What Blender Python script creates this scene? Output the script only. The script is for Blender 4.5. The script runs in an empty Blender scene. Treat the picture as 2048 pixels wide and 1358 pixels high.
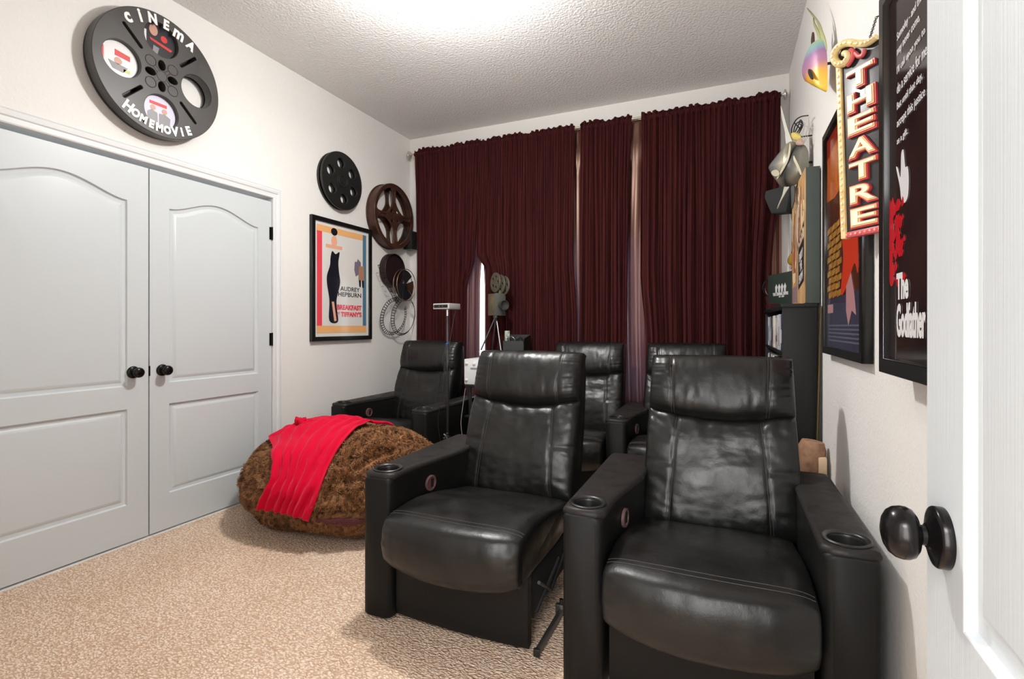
import bpy, bmesh, math, random
from mathutils import Vector, Matrix, noise
from mathutils.bvhtree import BVHTree
random.seed(7)
PI = math.pi
S = bpy.context.scene
COL = S.collection
# ------------------------------------------------------------------ camera, light, exposure
F_PX, HY, CAM_H = 1001.0, 652.0, 1.165
TH = math.atan(431.0 / F_PX)
SN, CS = math.sin(TH), math.cos(TH)
cam_d = bpy.data.cameras.new('camera')
cam_d.sensor_width = 36.0
cam_d.lens = 36.0 * F_PX / 2048.0
cam_d.shift_y = -(679.0 - HY) / 2048.0
cam_d.clip_start = 0.02
cam = bpy.data.objects.new('camera', cam_d)
cam.location = (0, 0, CAM_H)
cam.rotation_euler = (PI / 2, 0, TH)
COL.objects.link(cam)
S.camera = cam
S.view_settings.view_transform = 'Standard'
S.view_settings.look = 'None'
S.view_settings.gamma = 1.0
S.view_settings.use_curve_mapping = False
S.view_settings.exposure = 0.78

W = bpy.data.worlds.new('world'); S.world = W
W.use_nodes = True
bg = W.node_tree.nodes['Background']
bg.inputs[0].default_value = (0.80, 0.90, 1.0, 1)
bg.inputs[1].default_value = 3.2

def lamp(name, kind, loc, energy, color=(1, 1, 1), size=0.1, rot=(0, 0, 0), sy=None):
    d = bpy.data.lights.new(name, kind)
    d.energy = energy; d.color = color
    if kind == 'AREA':
        d.size = size
        if sy: d.shape = 'RECTANGLE'; d.size_y = sy
    else:
        d.shadow_soft_size = size
    o = bpy.data.objects.new(name, d); o.location = loc; o.rotation_euler = rot
    COL.objects.link(o); return o
LX, LY, LZ = -1.30, 2.14, 2.86
lamp('ceiling_lamp_light', 'POINT', (LX, LY, LZ - 0.16), 36, (1.0, 0.985, 0.965), 0.055)
lamp('ceiling_lamp_downlight', 'AREA', (LX, LY, LZ - 0.11), 14, (1.0, 0.985, 0.965), 0.14)
# added, unseen fill lights in the hall, shining in through the camera's doorway
lamp('hall_fill_high', 'AREA', (-0.18, -0.55, 2.38), 24, (0.98, 0.99, 1.0), 0.7, (math.radians(38), 0, 0), 0.7)
lamp('hall_fill_rear', 'AREA', (-0.18, -1.28, 1.45), 26, (0.98, 0.99, 1.0), 1.0, (PI / 2, 0, 0), 1.7)

# ------------------------------------------------------------------ room numbers
XL, XR, YB, HC = -2.92, 0.417, 4.20, 3.03
YF = 0.0

def ray(px, py):
    r = (px - 1024) / F_PX; u = (HY - py) / F_PX
    return Vector((-SN + r * CS, CS + r * SN, u))
def atX(px, py, x):
    D = ray(px, py); t = x / D.x; return Vector((x, D.y * t, CAM_H + D.z * t))
def atY(px, py, y):
    D = ray(px, py); t = y / D.y; return Vector((D.x * t, y, CAM_H + D.z * t))
def atT(px, py, t):
    D = ray(px, py); return Vector((D.x * t, D.y * t, CAM_H + D.z * t))
def atPlane(px, py, p0, n):
    D = ray(px, py); O = Vector((0, 0, CAM_H)); n = Vector(n)
    t = (Vector(p0) - O).dot(n) / D.dot(n); return O + D * t

# ------------------------------------------------------------------ materials
def nmat(name, col, rough=0.6, metal=0.0, spec=0.5, bump=None, var=None, sheen=0, sheen_tint=None, emit=None, es=1, coat=0, rvar=None):
    """bump=(kind, scale, strength, dist)  var=(scale, colour2, amount)"""
    m = bpy.data.materials.new(name); m.use_nodes = True
    nt = m.node_tree; N = nt.nodes; L = nt.links; b = N['Principled BSDF']
    b.inputs['Base Color'].default_value = (*col, 1)
    b.inputs['Roughness'].default_value = rough
    b.inputs['Metallic'].default_value = metal
    b.inputs['Specular IOR Level'].default_value = spec
    if coat: b.inputs['Coat Weight'].default_value = coat; b.inputs['Coat Roughness'].default_value = 0.08
    if sheen:
        b.inputs['Sheen Weight'].default_value = sheen
        b.inputs['Sheen Roughness'].default_value = 0.4
        if sheen_tint: b.inputs['Sheen Tint'].default_value = (*sheen_tint, 1)
    if emit:
        b.inputs['Emission Color'].default_value = (*emit, 1); b.inputs['Emission Strength'].default_value = es
    tc = None
    def co():
        nonlocal tc
        if tc is None: tc = N.new('ShaderNodeTexCoord')
        return tc.outputs['Object']
    if var:
        n = N.new('ShaderNodeTexNoise'); n.inputs['Detail'].default_value = 5
        if isinstance(var[0], tuple):
            mp = N.new('ShaderNodeMapping'); mp.inputs['Scale'].default_value = var[0]; L.new(co(), mp.inputs['Vector']); L.new(mp.outputs['Vector'], n.inputs['Vector']); n.inputs['Scale'].default_value = 1
        else:
            n.inputs['Scale'].default_value = var[0]; L.new(co(), n.inputs['Vector'])
        rp = N.new('ShaderNodeValToRGB'); rp.color_ramp.elements[0].position = 0.5 - 0.5 * var[2] + 0.0; rp.color_ramp.elements[1].position = 0.5 + 0.5 * var[2] * 0.6
        rp.color_ramp.elements[0].color = (*col, 1); rp.color_ramp.elements[1].color = (*var[1], 1)
        L.new(n.outputs['Fac'], rp.inputs['Fac']); L.new(rp.outputs['Color'], b.inputs['Base Color'])
    if rvar:
        n = N.new('ShaderNodeTexNoise'); n.inputs['Scale'].default_value = rvar[0]; n.inputs['Detail'].default_value = 6
        L.new(co(), n.inputs['Vector'])
        mr = N.new('ShaderNodeMapRange'); mr.inputs[1].default_value = 0.3; mr.inputs[2].default_value = 0.7
        mr.inputs[3].default_value = rvar[1]; mr.inputs[4].default_value = rvar[2]
        L.new(n.outputs['Fac'], mr.inputs[0]); L.new(mr.outputs[0], b.inputs['Roughness'])
    if bump:
        prev = None
        for (kind, sc, st, di) in (bump if isinstance(bump, list) else [bump]):
            if kind == 'noise':
                n = N.new('ShaderNodeTexNoise'); n.inputs['Detail'].default_value = 4; out = 'Fac'
            else:
                n = N.new('ShaderNodeTexVoronoi'); out = 'Distance'
                if kind == 'voroF': n.feature = 'SMOOTH_F1'
            if isinstance(sc, tuple):
                mp = N.new('ShaderNodeMapping'); mp.inputs['Scale'].default_value = sc
                L.new(co(), mp.inputs['Vector']); L.new(mp.outputs['Vector'], n.inputs['Vector']); n.inputs['Scale'].default_value = 1
            else:
                n.inputs['Scale'].default_value = sc; L.new(co(), n.inputs['Vector'])
            bp = N.new('ShaderNodeBump'); bp.inputs['Strength'].default_value = st; bp.inputs['Distance'].default_value = di
            L.new(n.outputs[out], bp.inputs['Height'])
            if prev: L.new(prev.outputs['Normal'], bp.inputs['Normal'])
            prev = bp
        L.new(prev.outputs['Normal'], b.inputs['Normal'])
    return m

M = {}
M['wall'] = nmat('wall_paint', (0.80, 0.78, 0.75), 0.75, spec=0.25, bump=[('noise', 110, 0.45, 0.004), ('noise', 45, 0.30, 0.006)])
M['ceiling'] = nmat('ceiling_paint', (0.80, 0.795, 0.78), 0.85, spec=0.2, bump=[('noise', 62, 0.85, 0.009), ('noise', 130, 0.4, 0.004)])
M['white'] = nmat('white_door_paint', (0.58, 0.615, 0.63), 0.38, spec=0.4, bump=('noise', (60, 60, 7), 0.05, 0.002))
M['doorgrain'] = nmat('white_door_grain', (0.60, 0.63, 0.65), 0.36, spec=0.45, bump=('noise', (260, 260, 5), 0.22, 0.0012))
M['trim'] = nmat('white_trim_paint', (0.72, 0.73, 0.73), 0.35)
M['bronze'] = nmat('black_bronze', (0.018, 0.016, 0.016), 0.22, metal=0.75, spec=0.6)
M['leather'] = nmat('black_leather', (0.0045, 0.0044, 0.0042), 0.36, spec=0.44, bump=[('voro', 260, 0.10, 0.0010), ('noise', 24, 0.16, 0.010)], rvar=(9, 0.28, 0.44), var=(7, (0.009, 0.0085, 0.008), 0.5))
M['leather_matte'] = nmat('black_vinyl', (0.006, 0.006, 0.0058), 0.46, spec=0.22, bump=[('voro', 300, 0.08, 0.001), ('noise', 9, 0.08, 0.01)], rvar=(5, 0.42, 0.56))
M['pad'] = nmat('worn_black_leather', (0.016, 0.0145, 0.013), 0.45, spec=0.22, bump=[('voro', 260, 0.12, 0.001), ('noise', 60, 0.2, 0.004)], rvar=(14, 0.38, 0.62), var=(16, (0.020, 0.017, 0.016), 0.5))
M['stitch'] = nmat('grey_stitching', (0.05, 0.045, 0.04), 0.6)
M['blackplastic'] = nmat('black_plastic', (0.012, 0.012, 0.012), 0.35)
M['blackmatte'] = nmat('black_matte', (0.01, 0.01, 0.01), 0.7)
M['steel'] = nmat('dark_steel', (0.12, 0.12, 0.12), 0.35, metal=0.8)
M['chrome'] = nmat('chrome', (0.7, 0.7, 0.7), 0.2, metal=1.0)
M['button'] = nmat('maroon_button', (0.16, 0.045, 0.05), 0.35)
M['buttonring'] = nmat('button_ring', (0.13, 0.075, 0.075), 0.3)
M['reelblack'] = nmat('charcoal_metal', (0.035, 0.031, 0.029), 0.42, spec=0.5, var=(8, (0.06, 0.054, 0.05), 0.6))
M['reeldark'] = nmat('black_metal', (0.010, 0.010, 0.009), 0.45)
M['reelbrown'] = nmat('rusty_brown_metal', (0.035, 0.014, 0.010), 0.38, spec=0.5, metal=0.2, var=(14, (0.085, 0.035, 0.022), 0.6))
M['slot'] = nmat('slot_black', (0.004, 0.004, 0.004), 0.8)
M['paintwhite'] = nmat('white_paint', (0.85, 0.84, 0.82), 0.5)
M['frame'] = nmat('black_frame', (0.008, 0.008, 0.008), 0.25)
M['goldwire'] = nmat('brass_wire', (0.30, 0.20, 0.11), 0.35, metal=0.85)
M['velvet'] = nmat('burgundy_velvet', (0.016, 0.0025, 0.0045), 0.8, spec=0.10, sheen=0.42, sheen_tint=(0.42, 0.13, 0.12), bump=('noise', (40, 40, 9), 0.35, 0.004), var=((75, 20, 1.6), (0.060, 0.011, 0.011), 0.5))
M['rodmetal'] = nmat('rod_brass', (0.55, 0.47, 0.30), 0.3, metal=0.9)
M['finial'] = nmat('finial_silver', (0.62, 0.58, 0.52), 0.25, metal=0.6)
M['mount'] = nmat('mount_white', (0.8, 0.8, 0.79), 0.5)
M['aluminium'] = nmat('aluminium', (0.62, 0.61, 0.58), 0.35, metal=0.6)
M['pcwhite'] = nmat('white_case', (0.72, 0.73, 0.74), 0.4)
M['rust'] = nmat('weathered_metal', (0.085, 0.082, 0.066), 0.6, metal=0.3, var=(22, (0.20, 0.15, 0.08), 0.5), bump=('noise', 40, 0.3, 0.004))
M['blue'] = nmat('blue_plastic', (0.01, 0.10, 0.42), 0.35)
M['shelf'] = nmat('black_shelf', (0.012, 0.0115, 0.012), 0.55, spec=0.25, bump=('noise', (8, 8, 90), 0.05, 0.001))

def thin_cloth(name, dif, trans, mix=0.5, gloss=0.12):
    m = bpy.data.materials.new(name); m.use_nodes = True
    nt = m.node_tree; N = nt.nodes; L = nt.links; N.remove(N['Principled BSDF']); out = N['Material Output']
    d = N.new('ShaderNodeBsdfDiffuse'); d.inputs[0].default_value = (*dif, 1)
    t = N.new('ShaderNodeBsdfTranslucent'); t.inputs[0].default_value = (*trans, 1)
    g = N.new('ShaderNodeBsdfGlossy'); g.inputs[0].default_value = (0.9, 0.62, 0.5, 1); g.inputs['Roughness'].default_value = 0.38
    a = N.new('ShaderNodeMixShader'); a.inputs[0].default_value = mix
    c = N.new('ShaderNodeMixShader'); c.inputs[0].default_value = gloss
    L.new(d.outputs[0], a.inputs[1]); L.new(t.outputs[0], a.inputs[2]); L.new(a.outputs[0], c.inputs[1]); L.new(g.outputs[0], c.inputs[2])
    L.new(c.outputs[0], out.inputs[0]); return m
M['lining'] = thin_cloth('satin_lining', (0.16, 0.055, 0.04), (0.20, 0.17, 0.22), 0.5, 0.10)

# carpet: looped beige pile
def carpet():
    m = bpy.data.materials.new('beige_loop_carpet'); m.use_nodes = True
    nt = m.node_tree; N = nt.nodes; L = nt.links; b = N['Principled BSDF']
    b.inputs['Roughness'].default_value = 0.95; b.inputs['Specular IOR Level'].default_value = 0.1
    tc = N.new('ShaderNodeTexCoord'); mp = N.new('ShaderNodeMapping'); mp.inputs['Rotation'].default_value = (0, 0, 0.55); mp.inputs['Scale'].default_value = (1, 1.7, 1)
    L.new(tc.outputs['Object'], mp.inputs['Vector'])
    nz = N.new('ShaderNodeTexNoise'); nz.inputs['Scale'].default_value = 30; L.new(tc.outputs['Object'], nz.inputs['Vector'])
    ad = N.new('ShaderNodeMixRGB'); ad.blend_type = 'ADD'; ad.inputs[0].default_value = 0.035
    L.new(mp.outputs['Vector'], ad.inputs[1]); L.new(nz.outputs['Color'], ad.inputs[2])
    v = N.new('ShaderNodeTexVoronoi'); v.inputs['Scale'].default_value = 80; L.new(ad.outputs[0], v.inputs['Vector'])
    r = N.new('ShaderNodeValToRGB'); e = r.color_ramp.elements
    e[0].position = 0.08; e[0].color = (0.98, 0.86, 0.74, 1); e[1].position = 0.62; e[1].color = (0.64, 0.47, 0.35, 1)
    x = e.new(0.34); x.color = (0.93, 0.78, 0.655, 1)
    L.new(v.outputs['Distance'], r.inputs['Fac'])
    n2 = N.new('ShaderNodeTexNoise'); n2.inputs['Scale'].default_value = 3.0; n2.inputs['Detail'].default_value = 6; L.new(tc.outputs['Object'], n2.inputs['Vector'])
    r2 = N.new('ShaderNodeValToRGB'); r2.color_ramp.elements[0].position = 0.3; r2.color_ramp.elements[0].color = (0.90, 0.86, 0.82, 1); r2.color_ramp.elements[1].position = 0.7; r2.color_ramp.elements[1].color = (1, 1, 1, 1)
    L.new(n2.outputs['Fac'], r2.inputs['Fac'])
    mx = N.new('ShaderNodeMixRGB'); mx.blend_type = 'MULTIPLY'; mx.inputs[0].default_value = 1
    L.new(r.outputs[0], mx.inputs[1]); L.new(r2.outputs[0], mx.inputs[2])
    n3 = N.new('ShaderNodeTexNoise'); n3.inputs['Scale'].default_value = 75; n3.inputs['Detail'].default_value = 2; L.new(tc.outputs['Object'], n3.inputs['Vector'])
    r3 = N.new('ShaderNodeValToRGB'); r3.color_ramp.elements[0].position = 0.38; r3.color_ramp.elements[0].color = (0.90, 0.82, 0.75, 1); r3.color_ramp.elements[1].position = 0.6; r3.color_ramp.elements[1].color = (1.0, 1.0, 1.0, 1)
    L.new(n3.outputs['Fac'], r3.inputs['Fac'])
    m2 = N.new('ShaderNodeMixRGB'); m2.blend_type = 'MULTIPLY'; m2.inputs[0].default_value = 1
    L.new(mx.outputs[0], m2.inputs[1]); L.new(r3.outputs[0], m2.inputs[2]); L.new(m2.outputs[0], b.inputs['Base Color'])
    inv = N.new('ShaderNodeMath'); inv.operation = 'SUBTRACT'; inv.inputs[0].default_value = 1; L.new(v.outputs['Distance'], inv.inputs[1])
    bp = N.new('ShaderNodeBump'); bp.inputs['Strength'].default_value = 0.9; bp.inputs['Distance'].default_value = 0.008
    L.new(inv.outputs[0], bp.inputs['Height']); L.new(bp.outputs[0], b.inputs['Normal'])
    return m
M['carpet'] = carpet()

_cm = {}
def cmat(name, col, rough=0.45, metal=0.0):
    k = (name, col)
    if k not in _cm: _cm[k] = nmat(name, col, rough, metal)
    return _cm[k]

# ------------------------------------------------------------------ geometry helpers
def bm_new(): return bmesh.new()
def bx(bm, x0, x1, y0, y1, z0, z1, bev=0.0, seg=2, mtx=None):
    r = bmesh.ops.create_cube(bm, size=1.0)
    vs = r['verts']
    for v in vs:
        v.co = Vector(((x0 + x1) / 2 + v.co.x * (x1 - x0), (y0 + y1) / 2 + v.co.y * (y1 - y0), (z0 + z1) / 2 + v.co.z * (z1 - z0)))
    if bev > 0:
        es = set()
        for v in vs: es.update(v.link_edges)
        r2 = bmesh.ops.bevel(bm, geom=list(es), offset=bev, segments=seg, profile=0.5, affect='EDGES')
        vs = list(set(vs_ for f in r2['faces'] for vs_ in f.verts) | set(v for v in vs if v.is_valid))
    if mtx:
        bmesh.ops.transform(bm, matrix=mtx, verts=[v for v in vs if v.is_valid])
    return vs
def tube(bm, pts, r, n=10, cap=True, closed=False, flat=None):
    """round tube along pts; r a number or list"""
    pts = [Vector(p) for p in pts]; m = len(pts)
    rs = r if isinstance(r, (list, tuple)) else [r] * m
    rings = []; up = None
    for i, p in enumerate(pts):
        a = pts[(i - 1) % m] if (closed or i > 0) else p
        c = pts[(i + 1) % m] if (closed or i < m - 1) else p
        t = (c - a).normalized()
        if up is None:
            up = Vector((0, 0, 1)) if abs(t.z) < 0.9 else Vector((1, 0, 0))
        s = t.cross(up)
        if s.length < 1e-5: s = t.orthogonal()
        s.normalize(); u = s.cross(t).normalized(); up = u
        rings.append([bm.verts.new(p + (s * math.cos(2 * PI * k / n) + u * math.sin(2 * PI * k / n)) * rs[i]) for k in range(n)])
    for i in range(m if closed else m - 1):
        A, B = rings[i], rings[(i + 1) % m]
        for k in range(n): bm.faces.new((A[k], A[(k + 1) % n], B[(k + 1) % n], B[k]))
    if cap and not closed:
        bm.faces.new(rings[0][::-1]); bm.faces.new(rings[-1])
def lathe(bm, prof, mtx=Matrix(), n=32, cap=True):
    """prof [(radius, height)] turned about local z, placed by mtx"""
    rings = []
    for (r, h) in prof:
        rings.append([bm.verts.new(mtx @ Vector((r * math.cos(2 * PI * k / n), r * math.sin(2 * PI * k / n), h))) for k in range(n)])
    for A, B in zip(rings, rings[1:]):
        for k in range(n): bm.faces.new((A[k], A[(k + 1) % n], B[(k + 1) % n], B[k]))
    if cap:
        bm.faces.new(rings[0][::-1]); bm.faces.new(rings[-1])
def grid(bm, nu, nv, fn, closeu=False):
    V = [[bm.verts.new(fn(i, j)) for j in range(nv)] for i in range(nu)]
    for i in range(nu if closeu else nu - 1):
        for j in range(nv - 1):
            bm.faces.new((V[i][j], V[(i + 1) % nu][j], V[(i + 1) % nu][j + 1], V[i][j + 1]))
    return V
def prism(bm, pts, d):
    """closed polygon pts (list of Vector) extruded by vector d"""
    d = Vector(d); a = [bm.verts.new(Vector(p)) for p in pts]; b = [bm.verts.new(Vector(p) + d) for p in pts]
    bm.faces.new(a); bm.faces.new(b[::-1]); n = len(a)
    for k in range(n): bm.faces.new((a[k], b[k], b[(k + 1) % n], a[(k + 1) % n]))
def to_mesh(bm, name, mat, smooth=True, angle=40):
    bmesh.ops.recalc_face_normals(bm, faces=bm.faces[:])
    me = bpy.data.meshes.new(name); bm.to_mesh(me); bm.free()
    if mat: me.materials.append(mat)
    if smooth:
        for p in me.polygons: p.use_smooth = True
        try: me.set_sharp_from_angle(angle=math.radians(angle))
        except Exception: pass
    return me
def world_of(o):
    m = Matrix.LocRotScale(o.location, o.rotation_euler, o.scale)
    if o.parent: return world_of(o.parent) @ o.matrix_parent_inverse @ m
    return m
def link(name, me, parent=None, local=False):
    o = bpy.data.objects.new(name, me); COL.objects.link(o)
    if parent:
        o.parent = parent
        if not local: o.matrix_parent_inverse = world_of(parent).inverted()
    return o
def obj(name, bm, mat, parent=None, local=False, smooth=True, angle=40):
    return link(name, to_mesh(bm, name, mat, smooth, angle), parent, local)
def thing(name, label, cat, loc=(0, 0, 0), rotz=0, group=None):
    o = bpy.data.objects.new(name, None); COL.objects.link(o)
    o.empty_display_size = 0.05
    o.location = loc; o.rotation_euler = (0, 0, rotz); o['label'] = label; o['category'] = cat
    if group: o['group'] = group
    return o
def tag(o, label, cat, group=None):
    o['label'] = label; o['category'] = cat
    if group: o['group'] = group
    return o
def struct(name, bm, mat, parent=None, smooth=False, kind=True):
    o = obj(name, bm, mat, parent, smooth=smooth)
    if parent is None: o['kind'] = 'structure'
    return o
def curve_mesh(name, splines, extrude, bevel=0.0, mtx=Matrix(), mat=None, bres=2):
    """flat shape (outer outline and holes) with thickness: local z runs from -extrude to +extrude"""
    cu = bpy.data.curves.new(name, 'CURVE'); cu.dimensions = '2D'; cu.fill_mode = 'BOTH'
    cu.extrude = max(extrude - bevel, 0.0); cu.bevel_depth = bevel; cu.bevel_resolution = bres; cu.offset = -bevel
    for pts in splines:
        sp = cu.splines.new('POLY'); sp.points.add(len(pts) - 1)
        for k, p in enumerate(pts): sp.points[k].co = (p[0], p[1], 0, 1)
        sp.use_cyclic_u = True
    o = bpy.data.objects.new(name, cu); COL.objects.link(o)
    me = bpy.data.meshes.new_from_object(o)
    bpy.data.objects.remove(o); bpy.data.curves.remove(cu)
    me.transform(mtx); me.materials.clear()
    if mat: me.materials.append(mat)
    return me
def text_mesh(name, s, size, extrude, mtx, mat, sx=1.0, bold=0.0, align='CENTER', shear=0.0, spacing=1.0, line=1.0, bevel=0.0):
    cu = bpy.data.curves.new(name, 'FONT'); cu.body = s; cu.size = size; cu.extrude = extrude; cu.offset = bold
    cu.align_x = align; cu.align_y = 'CENTER'; cu.shear = shear; cu.space_character = spacing; cu.space_line = line; cu.bevel_depth = bevel
    cu.resolution_u = 3
    o = bpy.data.objects.new(name, cu); COL.objects.link(o)
    me = bpy.data.meshes.new_from_object(o)
    bpy.data.objects.remove(o); bpy.data.curves.remove(cu)
    me.transform(mtx @ Matrix.Diagonal((sx, 1, 1, 1))); me.materials.clear(); me.materials.append(mat)
    return me
def text_fit(name, s, w, h, extrude, mtx, mat, bold=0.0, align='C'):
    """lettering scaled to an exact width and height about its centre (or left edge)"""
    me = text_mesh(name, s, 0.1, extrude, Matrix(), mat, 1.0, bold)
    xs = [v.co.x for v in me.vertices]; ys = [v.co.y for v in me.vertices]
    x0, x1, y0, y1 = min(xs), max(xs), min(ys), max(ys)
    cx = (x0 + x1) / 2 if align == 'C' else x0
    me.transform(mtx @ Matrix.Diagonal((w / (x1 - x0), h / (y1 - y0), 1, 1)) @ Matrix.Translation((-cx, -(y0 + y1) / 2, 0)))
    return me
def circ(cx, cy, r, n=40, ry=None):
    ry = ry or r
    return [(cx + r * math.cos(2 * PI * k / n), cy + ry * math.sin(2 * PI * k / n)) for k in range(n)]
def rect(x0, x1, y0, y1): return [(x0, y0), (x1, y0), (x1, y1), (x0, y1)]
def wallL(y, z, off=0.0, rot=0.0):      # local x -> +Y, y -> +Z, z -> +X
    m = Matrix(((0, 0, 1, XL + off), (1, 0, 0, y), (0, 1, 0, z), (0, 0, 0, 1)))
    return m @ Matrix.Rotation(rot, 4, 'Z')
def wallR(y, z, off=0.0, rot=0.0):      # local x -> -Y, y -> +Z, z -> -X
    m = Matrix(((0, 0, -1, XR - off), (-1, 0, 0, y), (0, 1, 0, z), (0, 0, 0, 1)))
    return m @ Matrix.Rotation(rot, 4, 'Z')
def rot_pts(pts, a):
    c, s = math.cos(a), math.sin(a)
    return [(x * c - y * s, x * s + y * c) for x, y in pts]
def catmull(pts, n=8, closed=True):
    out = []; m = len(pts)
    rng = m if closed else m - 1
    for i in range(rng):
        p0, p1, p2, p3 = [Vector(pts[k % m]) if closed else Vector(pts[min(max(k, 0), m - 1)]) for k in (i - 1, i, i + 1, i + 2)]
        for k in range(n):
            t = k / n
            out.append(0.5 * ((2 * p1) + (p2 - p0) * t + (2 * p0 - 5 * p1 + 4 * p2 - p3) * t * t + (3 * p1 - p0 - 3 * p2 + p3) * t ** 3))
    if not closed: out.append(Vector(pts[-1]))
    return out
def nz(x, y=0.0, z=0.0): return noise.noise(Vector((x, y, z)))

# ================================================================== SETTING
bm = bm_new(); bx(bm, XL - 0.3, XR + 0.3, -1.5, YB + 0.3, -0.12, 0.0); struct('floor', bm, M['carpet'])
bm = bm_new(); bx(bm, XL - 0.15, XR + 0.15, -1.5, YB + 0.2, HC, HC + 0.12); struct('ceiling', bm, M['ceiling'])
# left wall with the closet opening
CY0, CY1, CZ = 0.936, 2.545, 2.055          # opening
bm = bm_new()
for (y0, y1, z0, z1) in ((-1.5, CY0 - 0.02, 0, HC), (CY1 + 0.02, YB + 0.15, 0, HC), (CY0 - 0.02, CY1 + 0.02, CZ + 0.02, HC)):
    bx(bm, XL - 0.14, XL, y0, y1, z0, z1)
struct('wall_left', bm, M['wall'])
bm = bm_new(); bx(bm, XL - 0.75, XL - 0.70, CY0 - 0.3, CY1 + 0.3, 0, HC)
bx(bm, XL - 0.75, XL - 0.14, CY0 - 0.35, CY0 - 0.3, 0, HC); bx(bm, XL - 0.75, XL - 0.14, CY1 + 0.3, CY1 + 0.35, 0, HC); bx(bm, XL - 0.75, XL - 0.14, CY0 - 0.3, CY1 + 0.3, -0.05, 0.0)
struct('wall_closet', bm, M['wall'])
bm = bm_new(); bx(bm, XR, XR + 0.14, -1.5, YB + 0.15, 0, HC); struct('wall_right', bm, M['wall'])
# back wall with window
WX0, WX1, WZ0, WZ1 = -2.35, -0.35, 0.55, 1.93
bm = bm_new()
for (x0, x1, z0, z1) in ((XL, WX0, 0, HC), (WX1, XR, 0, HC), (WX0, WX1, 0, WZ0), (WX0, WX1, WZ1, HC)):
    bx(bm, x0, x1, YB, YB + 0.14, z0, z1)
struct('wall_back', bm, M['wall'])
bm = bm_new()
fr = 0.045
bx(bm, WX0, WX1, YB + 0.05, YB + 0.10, WZ0, WZ0 + fr); bx(bm, WX0, WX1, YB + 0.05, YB + 0.10, WZ1 - fr, WZ1)
bx(bm, WX0, WX0 + fr, YB + 0.05, YB + 0.10, WZ0 + fr, WZ1 - fr); bx(bm, WX1 - fr, WX1, YB + 0.05, YB + 0.10, WZ0 + fr, WZ1 - fr)
bx(bm, -1.375, -1.325, YB + 0.05, YB + 0.10, WZ0 + fr, WZ1 - fr)
win = struct('window_1', bm, M['trim'])
gl = bpy.data.materials.new('window_glass'); gl.use_nodes = True
g = gl.node_tree.nodes['Principled BSDF']; g.inputs['Transmission Weight'].default_value = 1; g.inputs['Roughness'].default_value = 0.0; g.inputs['IOR'].default_value = 1.02
bm = bm_new(); bx(bm, WX0 + fr, WX1 - fr, YB + 0.072, YB + 0.076, WZ0 + fr, WZ1 - fr); struct('pane', bm, gl, win)
# front wall with the doorway the camera stands in, and the hall beyond
DX0, DX1 = -0.63, 0.235
bm = bm_new()
for (x0, x1, z0, z1) in ((XL, DX0, 0, HC), (DX1 + 0.03, XR, 0, HC), (DX0, DX1 + 0.03, 2.06, HC)):
    bx(bm, x0, x1, -0.14, YF - 0.005, z0, z1)
struct('wall_front', bm, M['wall'])
bm = bm_new()
bx(bm, -0.95, -0.85, -1.5, -0.14, 0, HC); bx(bm, -0.95, XR, -1.5, -1.4, 0, HC)
struct('wall_hall', bm, M['wall'])
bm = bm_new()
bx(bm, DX0 - 0.0, DX0 + 0.02, -0.14, 0.0, 0, 2.06); bx(bm, DX1 + 0.01, DX1 + 0.03, -0.14, 0.0, 0, 2.06); bx(bm, DX0 + 0.02, DX1 + 0.01, -0.14, 0.0, 2.04, 2.06)
struct('trim_2', bm, M['trim'])
bm = bm_new(); bx(bm, XL, XL + 0.014, CY1 + 0.085, YB, 0, 0.085, 0.003); struct('baseboard_left', bm, M['trim'])
bm = bm_new(); bx(bm, XL + 0.014, XR - 0.014, YB - 0.014, YB, 0, 0.085, 0.003); struct('baseboard_back', bm, M['trim'])
bm = bm_new(); bx(bm, XR - 0.014, XR, 0.95, YB, 0, 0.085, 0.003); struct('baseboard_right', bm, M['trim'])

# closet casing (moulded)
def casing_profile(): return [(0, 0.0), (0, 0.010), (0.006, 0.013), (0.014, 0.011), (0.030, 0.012), (0.036, 0.017), (0.052, 0.019), (0.060, 0.016), (0.066, 0.018), (0.070, 0.010), (0.070, 0.0)]
def casing(bm, y0, y1, ztop):
    P = casing_profile(); path = [(y0, 0.0, -1, 0), (y0, ztop, -1, 1), (y1, ztop, 1, 1), (y1, 0.0, 1, 0)]
    rings = []
    for (y, z, sy, sz) in path:
        rings.append([bm.verts.new((XL + d, y + sy * w, z + sz * w)) for (w, d) in P])
    for A, B in zip(rings, rings[1:]):
        for k in range(len(P) - 1): bm.faces.new((A[k], A[k + 1], B[k + 1], B[k]))
bm = bm_new(); casing(bm, CY0 - 0.004, CY1 + 0.004, CZ + 0.002)
bx(bm, XL - 0.12, XL, CY0 - 0.02, CY0 - 0.003, 0, CZ); bx(bm, XL - 0.12, XL, CY1 + 0.003, CY1 + 0.02, 0, CZ); bx(bm, XL - 0.12, XL, CY0 - 0.02, CY1 + 0.02, CZ, CZ + 0.02)
struct('trim_1', bm, M['trim'])

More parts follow.
